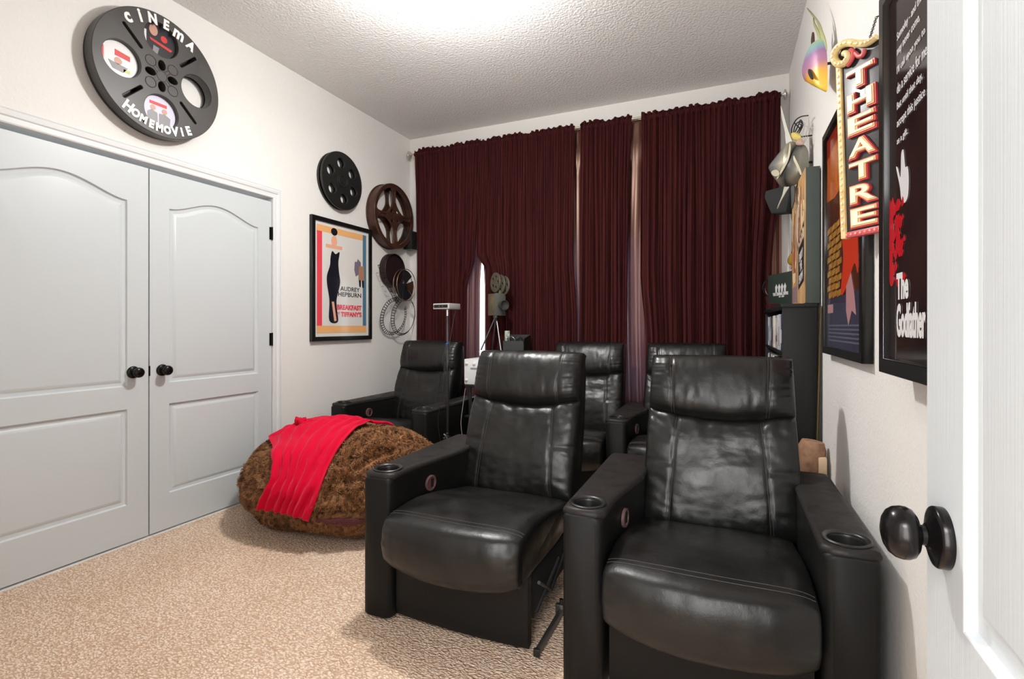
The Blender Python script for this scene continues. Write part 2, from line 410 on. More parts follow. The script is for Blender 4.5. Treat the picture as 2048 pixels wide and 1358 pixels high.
def arch_panel(x0, x1, z0, zs, rise, d=0.0, n=28):
    """outline with an eyebrow arch on top: flat shoulders, raised middle"""
    x0 += d; x1 -= d; z0 += d; zs -= d; pts = [(x0, z0), (x1, z0)]
    for k in range(n + 1):
        t = k / n; x = x1 + (x0 - x1) * t
        s = 0.5 - 0.5 * math.cos(2 * PI * t)
        pts.append((x, zs + rise * s ** 0.85))
    return pts
def panel_door(name, w, mtx, mat, th=0.035, ztop=2.032, zb=0.014, pan=(0.107, 0.215, 0.722, 0.845, 1.832, 0.078)):
    """door leaf in local coords: x 0..w, y = height, z = out of face; returns the leaf"""
    st, l0, l1, u0, us, rise = pan
    holes = [rect(st, w - st, l0, l1), arch_panel(st, w - st, u0, us, rise)]
    bm = bm_new()
    me = curve_mesh(name, [rect(0, w, zb, ztop)] + holes, 0.006, 0.0025, Matrix.Translation((0, 0, -0.006)), None)
    bm.from_mesh(me); bpy.data.meshes.remove(me)
    bx(bm, 0.002, w - 0.002, zb + 0.002, ztop - 0.002, -th, -0.0125)
    # sloping moulding and raised field in each opening
    def mould(f, rr):
        offs = [(0.0, -0.004), (0.004, -0.0105), (0.010, -0.0118), (0.016, -0.0112), (0.020, -0.0118), (0.036, -0.0035), (0.040, -0.003)]
        rings = [[bm.verts.new((x, y, dz)) for (x, y) in f(d)] for (d, dz) in offs]
        for A, B in zip(rings, rings[1:]):
            for k in range(len(A)): bm.faces.new((A[k], A[(k + 1) % len(A)], B[(k + 1) % len(A)], B[k]))
        bm.faces.new(rings[-1])
    mould(lambda d: rect(st + d, w - st - d, l0 + d, l1 - d), 0)
    mould(lambda d: arch_panel(st, w - st, u0, us, rise, d), 0)
    bmesh.ops.transform(bm, matrix=mtx, verts=bm.verts[:])
    o = obj(name, bm, mat, angle=25); o['kind'] = 'structure'
    return o
dw = (CY1 - CY0 - 0.006) / 2
KNOB = [(0.032, 0.0), (0.033, 0.003), (0.031, 0.008), (0.026, 0.011), (0.014, 0.014), (0.0115, 0.020), (0.0115, 0.030), (0.017, 0.036), (0.025, 0.043), (0.0275, 0.050), (0.0265, 0.057), (0.020, 0.063), (0.010, 0.0655), (0.001, 0.066)]
for i, (y0, ky) in enumerate(((CY0, CY0 + dw - 0.078), (CY0 + dw + 0.006, CY0 + dw + 0.006 + 0.066))):
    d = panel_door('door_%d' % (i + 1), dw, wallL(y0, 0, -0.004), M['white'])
    bm = bm_new(); lathe(bm, KNOB, Matrix.Translation((XL - 0.005, ky, 0.917)) @ Matrix.Rotation(PI / 2, 4, 'Y'), 28)
    obj('door_knob', bm, M['bronze'], d)
    if i == 1:
        for z in (0.26, 1.073, 1.81):
            bm = bm_new(); tube(bm, [(XL + 0.001, CY1 + 0.002, z - 0.045), (XL + 0.001, CY1 + 0.002, z + 0.045)], 0.0065, 10)
            bx(bm, XL - 0.004, XL + 0.001, CY1 - 0.018, CY1 + 0.002, z - 0.043, z + 0.043)
            obj('hinge', bm, M['bronze'], d)
        bm = bm_new(); bx(bm, XL - 0.006, XL - 0.002, CY0 + dw, CY0 + dw + 0.008, 0.89, 0.945); obj('latch_plate', bm, M['bronze'], d)
bm = bm_new(); bx(bm, XL - 0.06, XL - 0.0, CY0, CY1, 0.0, 0.006); struct('gap_light_strip', bm, M['mount'])  # white strip painted in for the light showing under the closet doors

# the open white door beside the camera
# leaf runs from its hinge near the doorway to its free edge by the right wall
DFX = 0.235
pe = atX(1853, 652, DFX).y
DROT = math.radians(-1.2)
dm = Matrix.Translation((DFX, pe, 0)) @ Matrix.Rotation(DROT, 4, 'Z') @ Matrix(((0, 0, -1, 0), (-1, 0, 0, 0), (0, 1, 0, 0), (0, 0, 0, 1)))
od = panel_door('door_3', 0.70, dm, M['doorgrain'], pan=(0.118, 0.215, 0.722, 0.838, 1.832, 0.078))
bm = bm_new()
K2 = [(0.0310, 0.0), (0.0318, 0.003), (0.0318, 0.014), (0.0305, 0.0165), (0.026, 0.0185), (0.0165, 0.0215), (0.0135, 0.0245), (0.0125, 0.026), (0.0105, 0.0265), (0.0105, 0.032), (0.0135, 0.0345), (0.0205, 0.0375), (0.0255, 0.0425), (0.0278, 0.050), (0.0280, 0.057), (0.0265, 0.066), (0.0225, 0.074), (0.016, 0.0795), (0.008, 0.0825), (0.0005, 0.0835)]
kp = atX(1893, 1076, DFX)
km = Matrix.Translation((DFX, kp.y, 0.917)) @ Matrix.Rotation(DROT, 4, 'Z') @ Matrix.Rotation(-PI / 2, 4, 'Y')
lathe(bm, [(r * 1.10, h * 0.76) for r, h in K2], km, 48); obj('door_knob', bm, M['bronze'], od)

# ceiling light (just above the frame)
cl = thing('ceiling_light', 'round frosted ceiling light in the middle of the room', 'ceiling light', (LX, LY, HC))
bm = bm_new(); lathe(bm, [(0.17, 0), (0.17, -0.02), (0.15, -0.03)], Matrix.Translation((LX, LY, HC)), 40); obj('base', bm, M['trim'], cl)
bm = bm_new(); lathe(bm, [(0.15, -0.03), (0.14, -0.055), (0.10, -0.08), (0.05, -0.092), (0.001, -0.095)], Matrix.Translation((LX, LY, HC)), 40)
obj('shade', bm, nmat('lamp_glass', (0.9, 0.9, 0.88), 0.4, emit=(1, 0.95, 0.88), es=6), cl)

# ================================================================== RECLINERS
def gsup(a, p): return max(0.0, 1 - abs(a) ** p) ** (1.0 / p)
SW = 0.295          # half seat width between the arms
AW = 0.135          # arm width
def rr_ring(x0, x1, z0, z1, r, n=5):
    pts = []
    for (cx, cz, a0) in ((x1 - r, z0 + r * 0.3, -PI / 2), (x1 - r, z1 - r, 0), (x0 + r, z1 - r, PI / 2), (x0 + r, z0 + r * 0.3, PI)):
        rz = r if cz > z0 + r * 0.5 else r * 0.3
        for k in range(n + 1):
            a = a0 + PI / 2 * k / n
            pts.append((cx + r * math.cos(a), cz + rz * math.sin(a)))
    return pts
def arm_bounds(side, y, flare):
    """x range of the arm top at depth y; side -1 left, +1 right (inner face at SW)"""
    f = flare * min(1, max(0, (y - 0.10) / 0.42)) ** 1.0
    f = f * f * (3 - 2 * f / flare) / flare if flare > 0 else 0
    inner = SW - f; outer = SW + AW
    return (-outer, -inner) if side < 0 else (inner, outer)
def arm_mesh(side, flare):
    bm = bm_new(); ys = [0.0, 0.003, 0.010, 0.022, 0.04, 0.08, 0.14, 0.2, 0.27, 0.34, 0.42, 0.50, 0.60, 0.70, 0.78, 0.80]
    ins = [0.022, 0.012, 0.005, 0.001, 0, 0, 0, 0, 0, 0, 0, 0, 0, 0, 0.004, 0.02]
    rings = []
    for y, d in zip(ys, ins):
        x0, x1 = arm_bounds(side, y, flare)
        rings.append([bm.verts.new((x, y, z)) for x, z in rr_ring(x0 + d, x1 - d, 0.012, 0.562 - d * 0.25, 0.018)])
    for A, B in zip(rings, rings[1:]):
        for k in range(len(A)): bm.faces.new((A[k], A[(k + 1) % len(A)], B[(k + 1) % len(A)], B[k]))
    bm.faces.new(rings[0][::-1]); bm.faces.new(rings[-1])
    return bm
CUPY = 0.078
def pad_bm(side, flare):
    """padded arm top with a round opening for the cup holder: plan outline inset in rings, domed in height"""
    bm = bm_new()
    n = 40
    ys = [0.006 + (0.785 - 0.006) * (k / (n - 1)) for k in range(n)]
    cx = sum(arm_bounds(side, CUPY, flare)) / 2
    hole = [(cx + 0.046 * math.cos(2 * PI * k / 48), CUPY + 0.046 * math.sin(2 * PI * k / 48)) for k in range(48)]
    def outline(d):
        L_, R_ = [], []
        for y in ys:
            x0, x1 = arm_bounds(side, y, flare)
            e0 = max(0, 0.028 - (y - 0.006)); cr = 0.028 - math.sqrt(max(0, 0.028 ** 2 - e0 ** 2))
            e1 = max(0, 0.028 - (0.785 - y)); cr += 0.028 - math.sqrt(max(0, 0.028 ** 2 - e1 ** 2))
            y2 = min(max(y, 0.006 + d), 0.785 - d)
            L_.append((x0 - 0.003 + d + cr, y2)); R_.append((x1 + 0.003 - d - cr, y2))
        return L_ + R_[::-1]
    rings = []
    for d, z in ((0.004, 0.553), (0.0, 0.558), (-0.0005, 0.566), (0.003, 0.5735), (0.010, 0.578), (0.019, 0.5795)):
        rings.append([bm.verts.new((x, y, z)) for x, y in outline(d)])
    for A, B in zip(rings, rings[1:]):
        for k in range(len(A)): bm.faces.new((A[k], A[(k + 1) % len(A)], B[(k + 1) % len(A)], B[k]))
    # top sheet with hole
    hv = [bm.verts.new((x, y, 0.5795)) for x, y in hole]
    top = rings[-1]
    es = []
    for ring in (top, hv):
        for k in range(len(ring)):
            a, b = ring[k], ring[(k + 1) % len(ring)]
            e = bm.edges.get((a, b)) or bm.edges.new((a, b)); es.append(e)
    bmesh.ops.triangle_fill(bm, use_beauty=True, use_dissolve=False, edges=es)
    hb = [bm.verts.new((x, y, 0.562)) for x, y in hole]
    for k in range(48): bm.faces.new((hv[k], hv[(k + 1) % 48], hb[(k + 1) % 48], hb[k]))
    return bm, cx
def cup_bm(cx):
    bm = bm_new()
    lathe(bm, [(0.060, 0.5795), (0.0605, 0.5825), (0.057, 0.585), (0.051, 0.584), (0.047, 0.580), (0.0445, 0.57), (0.0435, 0.485), (0.040, 0.4805), (0.001, 0.4800)], Matrix.Translation((cx, CUPY, 0)), 40, cap=False)
    return bm
# seat cushion swept across x
def smooth_profile(pts, n=7): return [Vector((p.x, p.y, 0)) for p in catmull([Vector((a, b, 0)) for a, b in pts], n)]
SEATP = smooth_profile([(-0.012, 0.262), (-0.048, 0.262), (-0.075, 0.300), (-0.082, 0.350), (-0.072, 0.410), (-0.040, 0.444), (0.05, 0.457), (0.16, 0.458), (0.30, 0.440), (0.42, 0.415), (0.52, 0.395), (0.60, 0.375), (0.60, 0.300), (0.40, 0.262), (0.10, 0.262)], 6)
def seat_point(t, k, hw=0.286):
    """t -1..1 across, k index into the profile"""
    m = len(SEATP); p = SEATP[k % m]; a = SEATP[(k - 1) % m]; c = SEATP[(k + 1) % m]
    tan = (c - a).normalized(); nr = Vector((tan.y, -tan.x, 0))
    x = hw * t; ga = gsup(t, 5.5)
    p = p - nr * (1 - ga) * 0.050 * (1 if nr.dot(p - Vector((0.25, 0.36, 0))) > 0 else -1)
    y, z = p.x, p.y
    front = max(0.0, min(1.0, (0.10 - y) / 0.18))
    # front edge bows forward, top dishes in the middle where people sit
    y -= 0.040 * (1 - t * t) * front
    if z > 0.37: z += 0.006 * (1 - t * t) - 0.016 * (1 - t * t) * math.exp(-((y - 0.33) / 0.16) ** 2)
    if z < 0.32 and y < 0.1: z -= 0.022 * (1 - t * t)
    w = 0.0045 * nz(x * 17, z * 6 + 3, y * 5) * front + 0.003 * nz(x * 40, z * 5, 4) * max(0, abs(t) - 0.55) * 2.2 + 0.0035 * nz(x * 7, y * 7, 9)
    crm = math.exp(-((abs(t) - 0.93) / 0.06) ** 2) * 0.006 * nz(z * 60, y * 30, 2 + t)
    return Vector((x, y - w * front - crm, z + w * (1 - front)))
TS = [math.sin(PI / 2 * (2 * k / 56 - 1)) * 0.999 for k in range(57)]
TS = [0.5 * t + 0.5 * (2 * k / 56 - 1) * 0.999 for k, t in enumerate(TS)]
def seat_bm():
    bm = bm_new(); m = len(SEATP)
    V = [[bm.verts.new(seat_point(t, k)) for k in range(m)] for t in TS]
    for i in range(len(TS) - 1):
        for k in range(m): bm.faces.new((V[i][k], V[i][(k + 1) % m], V[i + 1][(k + 1) % m], V[i + 1][k]))
    bm.faces.new(V[0]); bm.faces.new(V[-1][::-1])
    return bm
SEAMK = 6 * 5 + 2
def seat_seam_bm(off):
    bm = bm_new()
    if True:
        pts = []
        for k in range(60):
            t = -0.97 + 1.94 * k / 59
            kk = SEAMK + off * 0 + (1.2 if off else 0)
            i = int(kk); f = kk - i
            p = seat_point(t, i).lerp(seat_point(t, i + 1), f)
            pts.append(p + Vector((0, -0.0003, 0.0004)))
        tube(bm, pts, 0.0011, 5)
    return bm
# backrest: local frame leaning back
BACK0 = Vector((0, 0.560, 0.330)); LEAN = math.radians(17.5)
def bl(x, w, v):
    """x across, w forward (towards the sitter), v up along the leaning back"""
    return Vector((x, BACK0.y + v * math.sin(LEAN) - w * math.cos(LEAN), BACK0.z + v * math.cos(LEAN) + w * math.sin(LEAN)))
UN = 73; VN = 61
def nod(n): return [(0.45 * math.sin(PI / 2 * (2 * k / (n - 1) - 1)) + 0.55 * (2 * k / (n - 1) - 1)) * 0.9995 for k in range(n)]
def wrink(x, v, seed, dirx, dirv): return nz(x * dirx + seed, v * dirv, seed * 1.7)
def back_front(u, q, part):
    """u,q in -1..1; returns x, w, v of the front skin"""
    if part == 'back':
        hw = 0.290 - 0.012 * (q * 0.5 + 0.5) ** 2; v0, v1 = 0.03, 0.505
        v1 = v1 - 0.036 * (1 - u * u); T = 0.080
        pu, pq = 5.0, 3.6
    else:
        hw = 0.280 - 0.006 * (q * 0.5 + 0.5); v0, v1 = 0.492, 0.735
        v0 = v0 - 0.040 * (1 - u * u); T = 0.096
        v1 += 0.004 * (1 - u * u)
        pu, pq = 4.5, 2.6
    v = v0 + (v1 - v0) * (q + 1) / 2; x = hw * u
    w = T * gsup(u, pu) * gsup(q, pq)
    su = 0.60 - 0.04 * q if part == 'back' else 0.66 + 0.03 * q
    d = abs(abs(u) - su)
    w -= 0.0055 * math.exp(-(d / 0.016) ** 2) * gsup(q, 6)
    if part == 'back':
        w += 0.010 * math.exp(-((q + 0.15) / 0.4) ** 2) * (1 - u * u)
        if abs(u) > su: w -= 0.006 * math.exp(-((q - 0.05) / 0.05) ** 2)
        top = math.exp(-(1 - q) / 0.32); bot = math.exp(-(1 + q) / 0.30)
        w += 0.013 * top * nz(x * 21 + 0.6 * q, q * 1.3, 3) + 0.008 * bot * nz(x * 22, q * 2, 8)
        w += 0.011 * nz(x * 4 + q * 1.2, q * 2.0 - x * 2.5, 5) * (1 - abs(u)) ** 0.4
        sd = max(0, abs(u) - 0.6) / 0.4
        w += 0.008 * sd * nz(x * 3, q * 7 + x * 9, 12)
        w += 0.0016 * nz(x * 20 + q * 7, q * 9 - x * 8, 20)
    else:
        w += 0.006 * nz(x * 9, q * 0.8, 31) + 0.005 * max(0, abs(u) - 0.6) * 2.5 * nz(x * 4, q * 9, 33) + 0.0022 * nz(x * 45, q * 2, 35)
    return x, w, v
def back_part(part):
    bm = bm_new(); us = nod(UN); qs = nod(VN)
    Fv = [[None] * VN for _ in us]; Bv = [[None] * VN for _ in us]
    for i, u in enumerate(us):
        for j, q in enumerate(qs):
            x, w, v = back_front(u, q, part)
            Fv[i][j] = bm.verts.new(bl(x, w, v))
    for i in range(UN - 1):
        for j in range(VN - 1): bm.faces.new((Fv[i][j], Fv[i + 1][j], Fv[i + 1][j + 1], Fv[i][j + 1]))
    bnd = [Fv[i][0] for i in range(UN)] + [Fv[-1][j] for j in range(1, VN)] + [Fv[i][-1] for i in range(UN - 2, -1, -1)] + [Fv[0][j] for j in range(VN - 2, 0, -1)]
    bt = Vector((0, math.cos(LEAN), -math.sin(LEAN))) * 0.055
    b2 = [bm.verts.new(v.co + bt) for v in bnd]
    for k in range(len(bnd)): bm.faces.new((bnd[k], b2[k], b2[(k + 1) % len(bnd)], bnd[(k + 1) % len(bnd)]))
    bm.faces.new(b2)
    return bm
def back_seams(part, s, o):
    bm = bm_new()
    if True:
        if True:
            pts = []
            for j in range(46):
                q = -0.93 + 1.84 * j / 45
                su = 0.60 - 0.04 * q if part == 'back' else 0.66 + 0.03 * q
                x, w, v = back_front(s * (su + o), q, part); pts.append(bl(x, w + 0.0003, v))
            tube(bm, pts, 0.0009, 5)
    return bm
def shell_bm():
    """outer back shell behind the cushions"""
    bm = bm_new()
    def rg(v, hw, w0, w1):
        pts = []
        for x, z in rr_ring(-hw, hw, w0, w1, 0.03): pts.append(bm.verts.new(bl(x, z, v)))
        return pts
    rings = [rg(v, hw, w0, w1) for v, hw, w0, w1 in ((-0.22, 0.27, -0.12, -0.02), (0.0, 0.275, -0.14, 0.0), (0.40, 0.272, -0.13, 0.002), (0.66, 0.268, -0.10, 0.004), (0.71, 0.262, -0.085, 0.003), (0.725, 0.25, -0.07, -0.005))]
    for A, B in zip(rings, rings[1:]):
        for k in range(len(A)): bm.faces.new((A[k], A[(k + 1) % len(A)], B[(k + 1) % len(A)], B[k]))
    bm.faces.new(rings[0][::-1]); bm.faces.new(rings[-1])
    return bm
def base_bm():
    bm = bm_new()
    # front kick panel: flat upholstered board, slightly bowed, soft corners
    def f(i, j):
        u = -1 + 2 * i / 24; v = j / 8
        y = 0.028 - 0.012 * (1 - u * u) + (0.012 if j in (0,) else 0); z = 0.02 + (0.285 - 0.02) * v
        return Vector((0.280 * u, y, z))
    V = grid(bm, 25, 9, f)
    bnd = [V[i][0] for i in range(25)] + [V[-1][j] for j in range(1, 9)] + [V[i][-1] for i in range(23, -1, -1)] + [V[0][j] for j in range(7, 0, -1)]
    b2 = [bm.verts.new((v.co.x * 0.985, 0.075, v.co.z)) for v in bnd]
    for k in range(len(bnd)): bm.faces.new((bnd[k], b2[k], b2[(k + 1) % len(bnd)], bnd[(k + 1) % len(bnd)]))
    bm.faces.new(b2)
    return bm
def body_bm(x0=-0.27, x1=0.27):
    bm = bm_new(); bx(bm, x0, x1, 0.085, 0.62, 0.10, 0.262, 0.01); return bm
FL = 0.050
RM = {}
for side, fl, key in ((-1, FL, 'L'), (1, 0.0, 'R')):
    pb, cx = pad_bm(side, fl)
    ao = link('armrest', to_mesh(arm_mesh(side, fl), 'arm', M['leather_matte'], angle=60))
    cb_ = bm_new(); lathe(cb_, [(0.0462, 0.478), (0.0462, 0.60)], Matrix.Translation((cx, CUPY, 0)), 48)
    co_ = link('cutter', to_mesh(cb_, 'cutter', None))
    md = ao.modifiers.new('cut', 'BOOLEAN'); md.object = co_; md.operation = 'DIFFERENCE'; md.solver = 'EXACT'
    bpy.context.view_layer.update()
    me_ = bpy.data.meshes.new_from_object(ao.evaluated_get(bpy.context.evaluated_depsgraph_get()))
    bpy.data.objects.remove(ao); bpy.data.objects.remove(co_)
    me_.name = 'arm'; RM['arm' + key] = me_
    RM['pad' + key] = to_mesh(pb, 'arm_pad', M['pad'], angle=55)
    RM['cup' + key] = to_mesh(cup_bm(cx), 'cup_holder', M['blackplastic'])
RM['seat'] = to_mesh(seat_bm(), 'seat', M['leather'], angle=70)
for k in (0, 1): RM['seatseam%d' % k] = to_mesh(seat_seam_bm(k), 'stitching', M['stitch'])
RM['back'] = to_mesh(back_part('back'), 'backrest', M['leather'], angle=70)
RM['head'] = to_mesh(back_part('head'), 'headrest', M['leather'], angle=70)
for k, (s, o) in enumerate(((-1, -0.018), (-1, 0.018), (1, -0.018), (1, 0.018))):
    RM['bseam%d' % k] = to_mesh(back_seams('back', s, o), 'stitching', M['stitch']); RM['hseam%d' % k] = to_mesh(back_seams('head', s, o), 'stitching', M['stitch'])
RM['shell'] = to_mesh(shell_bm(), 'back_shell', M['leather_matte'], angle=50)
RM['kick'] = to_mesh(base_bm(), 'base_panel', M['leather_matte'], angle=50)
RM['body'] = to_mesh(body_bm(), 'seat_frame', M['blackmatte'])
def button_bm(side):
    b1 = bm_new(); b2 = bm_new(); b3 = bm_new()
    x = SW - 0.031 if side < 0 else SW
    x = SW - FL * 0.42 if side < 0 else SW
    m = Matrix.Translation((-x if side < 0 else x, 0.262, 0.478)) @ Matrix.Rotation(PI / 2 * (1 if side < 0 else -1), 4, 'Y')
    if side < 0: m = m @ Matrix.Rotation(0.10, 4, 'X')
    lathe(b1, [(0.034, -0.004), (0.034, 0.004), (0.031, 0.006), (0.026, 0.005), (0.0245, 0.001)], m, 36, cap=False)
    lathe(b2, [(0.0245, -0.001), (0.0245, 0.001), (0.001, 0.0015)], m, 32)
    r = bmesh.ops.create_cube(b3, size=1.0)
    for v in r['verts']: v.co = m @ Vector((v.co.y * 0.036, v.co.x * 0.014 + 0.006, 0.003 + v.co.z * 0.004))
    return b1, b2, b3
bb = button_bm(-1)
RM['b1'] = to_mesh(bb[0], 'button_ring', M['buttonring']); RM['b2'] = to_mesh(bb[1], 'button', M['button']); RM['b3'] = to_mesh(bb[2], 'rocker', M['blackplastic'])
def recliner(label, x, y, rz=0.0, left=True, right=True, seat_dx=0.0, back_dx=0.0, button=True):
    t = thing('recliner_chair', label, 'armchair', (x, y, 0), rz, 'black leather recliner chairs')
    def P(name, key, par=t, dx=0.0):
        o = link(name, RM[key], par, local=True); o.location = (dx, 0, 0); return o
    if left:
        a = P('armrest', 'armL'); P('arm_pad', 'padL', a); P('cup_holder', 'cupL', a)
        if button:
            b = P('recline_button', 'b1'); P('button', 'b2', b); P('rocker', 'b3', b)
    if right:
        a = P('armrest', 'armR'); P('arm_pad', 'padR', a); P('cup_holder', 'cupR', a)
    s = P('seat', 'seat', t, seat_dx)
    for k in (0, 1): P('stitching', 'seatseam%d' % k, s)
    b = P('backrest', 'back', t, back_dx)
    h = P('headrest', 'head', t, back_dx)
    for k in range(4): P('stitching', 'bseam%d' % k, b); P('stitching', 'hseam%d' % k, h)
    P('back_shell', 'shell', t, back_dx); P('base_panel', 'kick', t, seat_dx); P('seat_frame', 'body', t, seat_dx)
    return t
r1 = recliner('black leather recliner beside the brown bean bag, its right side open with no armrest', -0.920, 1.612, 0, True, False, seat_dx=-0.006)
# sliding rail on the open side
bm = bm_new()
bx(bm, 0.300, 0.316, 0.03, 0.62, 0.012, 0.034, 0.002); bx(bm, 0.285, 0.318, 0.30, 0.318, 0.012, 0.05, 0.003); bx(bm, 0.285, 0.318, 0.55, 0.568, 0.012, 0.05, 0.003)
rl = obj('slide_rail', bm, M['steel'], r1, local=True)
bm = bm_new(); bx(bm, 0.296, 0.320, 0.022, 0.034, 0.010, 0.038, 0.003); obj('end_cap', bm, M['blackplastic'], rl, local=True)
bm = bm_new(); lathe(bm, [(0.008, 0), (0.008, 0.02), (0.001, 0.021)], Matrix.Translation((0.308, 0.31, 0.05)), 12); obj('bolt', bm, M['blackplastic'], rl, local=True)
bm = bm_new()
tube(bm, [(0.282, 0.12, 0.22), (0.285, 0.25, 0.13), (0.285, 0.42, 0.20), (0.282, 0.55, 0.10)], 0.007, 6); tube(bm, [(0.28, 0.10, 0.12), (0.288, 0.34, 0.22)], 0.006, 6)
obj('recline_linkage', bm, M['steel'], r1, local=True)
r2 = recliner('black leather recliner nearest the open door, a cup holder in each armrest', -0.063, 1.545, 0, True, True, back_dx=0.030)
r3 = recliner('black leather recliner in the back left corner by the framed poster', -2.345, 2.945, 0, True, True)
r4 = recliner('black leather recliner in the back row seen between the two front recliners', -1.005, 3.135, 0, True, False)
r5 = recliner('black leather recliner behind the nearest one, only its headrest edge showing beside the media shelf', -0.281, 3.135, 0, True, True)
# r5's left arm is the one shared with r4

# ================================================================== BEAN BAG, THROW
BC = Vector((-2.215, 2.465, 0.0))
def bag_r(th, ph):
    """th azimuth, ph elevation -90..90 ; superellipsoid that slumps outward near the floor"""
    c, s = math.cos(ph), math.sin(ph)
    if ph < 0: c = c ** 0.55
    rx = 0.665 + 0.03 * math.cos(th); ry = 0.515 if math.sin(th) < 0 else 0.340
    return Vector((rx * c * math.cos(th), ry * c * math.sin(th), s))
valleys = []
def bag_point(th, ph):
    p = bag_r(th, ph)
    z = p.z
    # outline: wide low, domed top leaning to the right
    zz = 0.255 + (0.305 if z > 0 else 0.262) * (abs(z) ** 0.90) * (1 if z > 0 else -1)
    k = 1.0 + 0.02 * z
    lat = Vector((p.x * k, p.y * k, 0))
    q = BC + lat + Vector((0.06 * max(z, 0), 0.02 * z, zz))
    d = Vector((math.cos(th) * math.cos(ph), math.sin(th) * math.cos(ph), math.sin(ph)))
    n1 = noise.noise(d * 2.1 + Vector((3, 1, 0))) * 0.035
    f = sv = 0.0
    nrm = Vector((d.x / 0.66, d.y / 0.5, d.z / 0.3)).normalized()
    belt = math.exp(-((z + 0.46 + 0.10 * math.sin(th * 2)) / 0.085) ** 2) * 0.022
    q = q + nrm * (n1 - belt)
    if valleys:
        dd = 0.0
        for (poly, wd, dp) in valleys:
            best = 9
            for A_, B_ in zip(poly, poly[1:]):
                ab = B_ - A_; t = max(0, min(1, (q - A_).dot(ab) / ab.length_squared)); best = min(best, (q - A_ - ab * t).length)
            if best < wd * 4:
                dd -= dp * math.exp(-(best / wd) ** 2) * 1.35; dd += dp * 0.5 * math.exp(-((best - wd * 2.0) / (wd * 1.0)) ** 2)
        q = q + nrm * dd
    q.z = max(q.z, 0.004)
    return q, nrm
NA, NP = 260, 120
bm = bm_new()
rg_ = [[bm.verts.new(bag_point(-PI + 2 * PI * i / 90, -PI / 2 + PI * j / 45)[0]) for i in range(90)] for j in range(1, 45)]
for A, B in zip(rg_, rg_[1:]):
    for k in range(90): bm.faces.new((A[k], A[(k + 1) % 90], B[(k + 1) % 90], B[k]))
bm.faces.new(rg_[-1]); smooth_tree = BVHTree.FromBMesh(bm); bm.free()
vl = []
for pts, wd, dp in (([(692, 930), (712, 905), (735, 885), (790, 872)], 0.030, 0.050), ([(696, 960), (712, 940), (745, 915), (785, 905)], 0.024, 0.045), ([(690, 955), (668, 968), (652, 1000)], 0.022, 0.035), ([(715, 1000), (690, 985), (700, 965), (722, 955)], 0.020, 0.030), ([(610, 1030), (660, 1024), (735, 1022)], 0.026, 0.040), ([(468, 915), (492, 948), (520, 980), (560, 1002)], 0.018, 0.040), ([(760, 950), (800, 930), (830, 928)], 0.026, 0.030)):
    hits = [smooth_tree.ray_cast(Vector((0, 0, CAM_H)), ray(px, py).normalized())[0] for px, py in pts]
    hits = [h for h in hits if h]
    if len(hits) > 1: vl.append((catmull(hits, 4, False), wd, dp))
valleys = vl
bm = bm_new()
rings = []
pts_n = []
for j in range(1, NP):
    ph = -PI / 2 + PI * j / NP
    row = []
    for i in range(NA):
        th = -PI + 2 * PI * i / NA
        q, nr = bag_point(th, ph)
        tuft = abs(noise.noise(q * 24)) * 0.020 + abs(noise.noise(q * 55)) * 0.012
        row.append(bm.verts.new(q + nr * (0.008 - tuft) if q.z > 0.01 else q)); pts_n.append((q, nr))
    rings.append(row)
for A, B in zip(rings, rings[1:]):
    for k in range(NA): bm.faces.new((A[k], A[(k + 1) % NA], B[(k + 1) % NA], B[k]))
bm.faces.new(rings[0][::-1]); bm.faces.new(rings[-1])
bmesh.ops.recalc_face_normals(bm, faces=bm.faces[:])
bag_tree = BVHTree.FromBMesh(bm)
fur = nmat('brown_fur', (0.028, 0.013, 0.007), 0.75, spec=0.2, sheen=0.35, sheen_tint=(0.7, 0.4, 0.22), var=(38, (0.34, 0.155, 0.062), 0.42), bump=[('noise', 120, 0.8, 0.006), ('noise', 55, 0.6, 0.008)])
bag = thing('bean_bag', 'brown furry bean bag slumped on the carpet with a red throw over it', 'bean bag', (BC.x, BC.y, 0))
obj('cover', bm, fur, bag, angle=180)
# seam piping
# red throw laid over the bag
rows = [(527, 1014, 622, 1036), (541, 985, 632, 1010), (556, 955, 645, 975), (557, 925, 660, 935), (552, 900, 676, 905), (549, 880, 695, 880), (552, 866, 716, 862), (566, 856, 742, 850)]
dirs = []
for (lx, ly, rx, ry) in rows:
    line = []
    for k in range(9):
        f = k / 8; px = lx + (rx - lx) * f; py = ly + (ry - ly) * f - 3 * math.sin(PI * f)
        D = ray(px, py).normalized(); hit = smooth_tree.ray_cast(Vector((0, 0, CAM_H)), D)
        if hit[0] is None: line.append(None)
        else: line.append(hit[0])
    dirs.append(line)
# where a ray passes over the crest, continue from the last row
for li in range(len(dirs)):
    for k in range(9):
        if dirs[li][k] is None:
            p = dirs[li - 1][k]; dirs[li][k] = p + Vector((0.01, 0.05, 0.02))
last = dirs[-1]
for s in range(1, 4):
    line = []
    for k in range(9):
        p = last[k] + Vector((0.012 * s + 0.006 * k * s * 0.3, 0.052 * s, 0.0))
        h = smooth_tree.ray_cast(Vector((p.x, p.y, 1.5)), Vector((0, 0, -1)))
        line.append(h[0] if h[0] else p)
    dirs.append(line)
R_, C_ = len(dirs), 9
def thr(a, b):
    a = min(max(a, 0), R_ - 1.0001); b = min(max(b, 0), C_ - 1.0001); i, j = int(a), int(b); fa, fb = a - i, b - j
    return dirs[i][j].lerp(dirs[i][j + 1], fb).lerp(dirs[i + 1][j].lerp(dirs[i + 1][j + 1], fb), fa)
bcen = BC + Vector((0, 0, 0.20))
bm = bm_new(); GU, GV = 110, 120
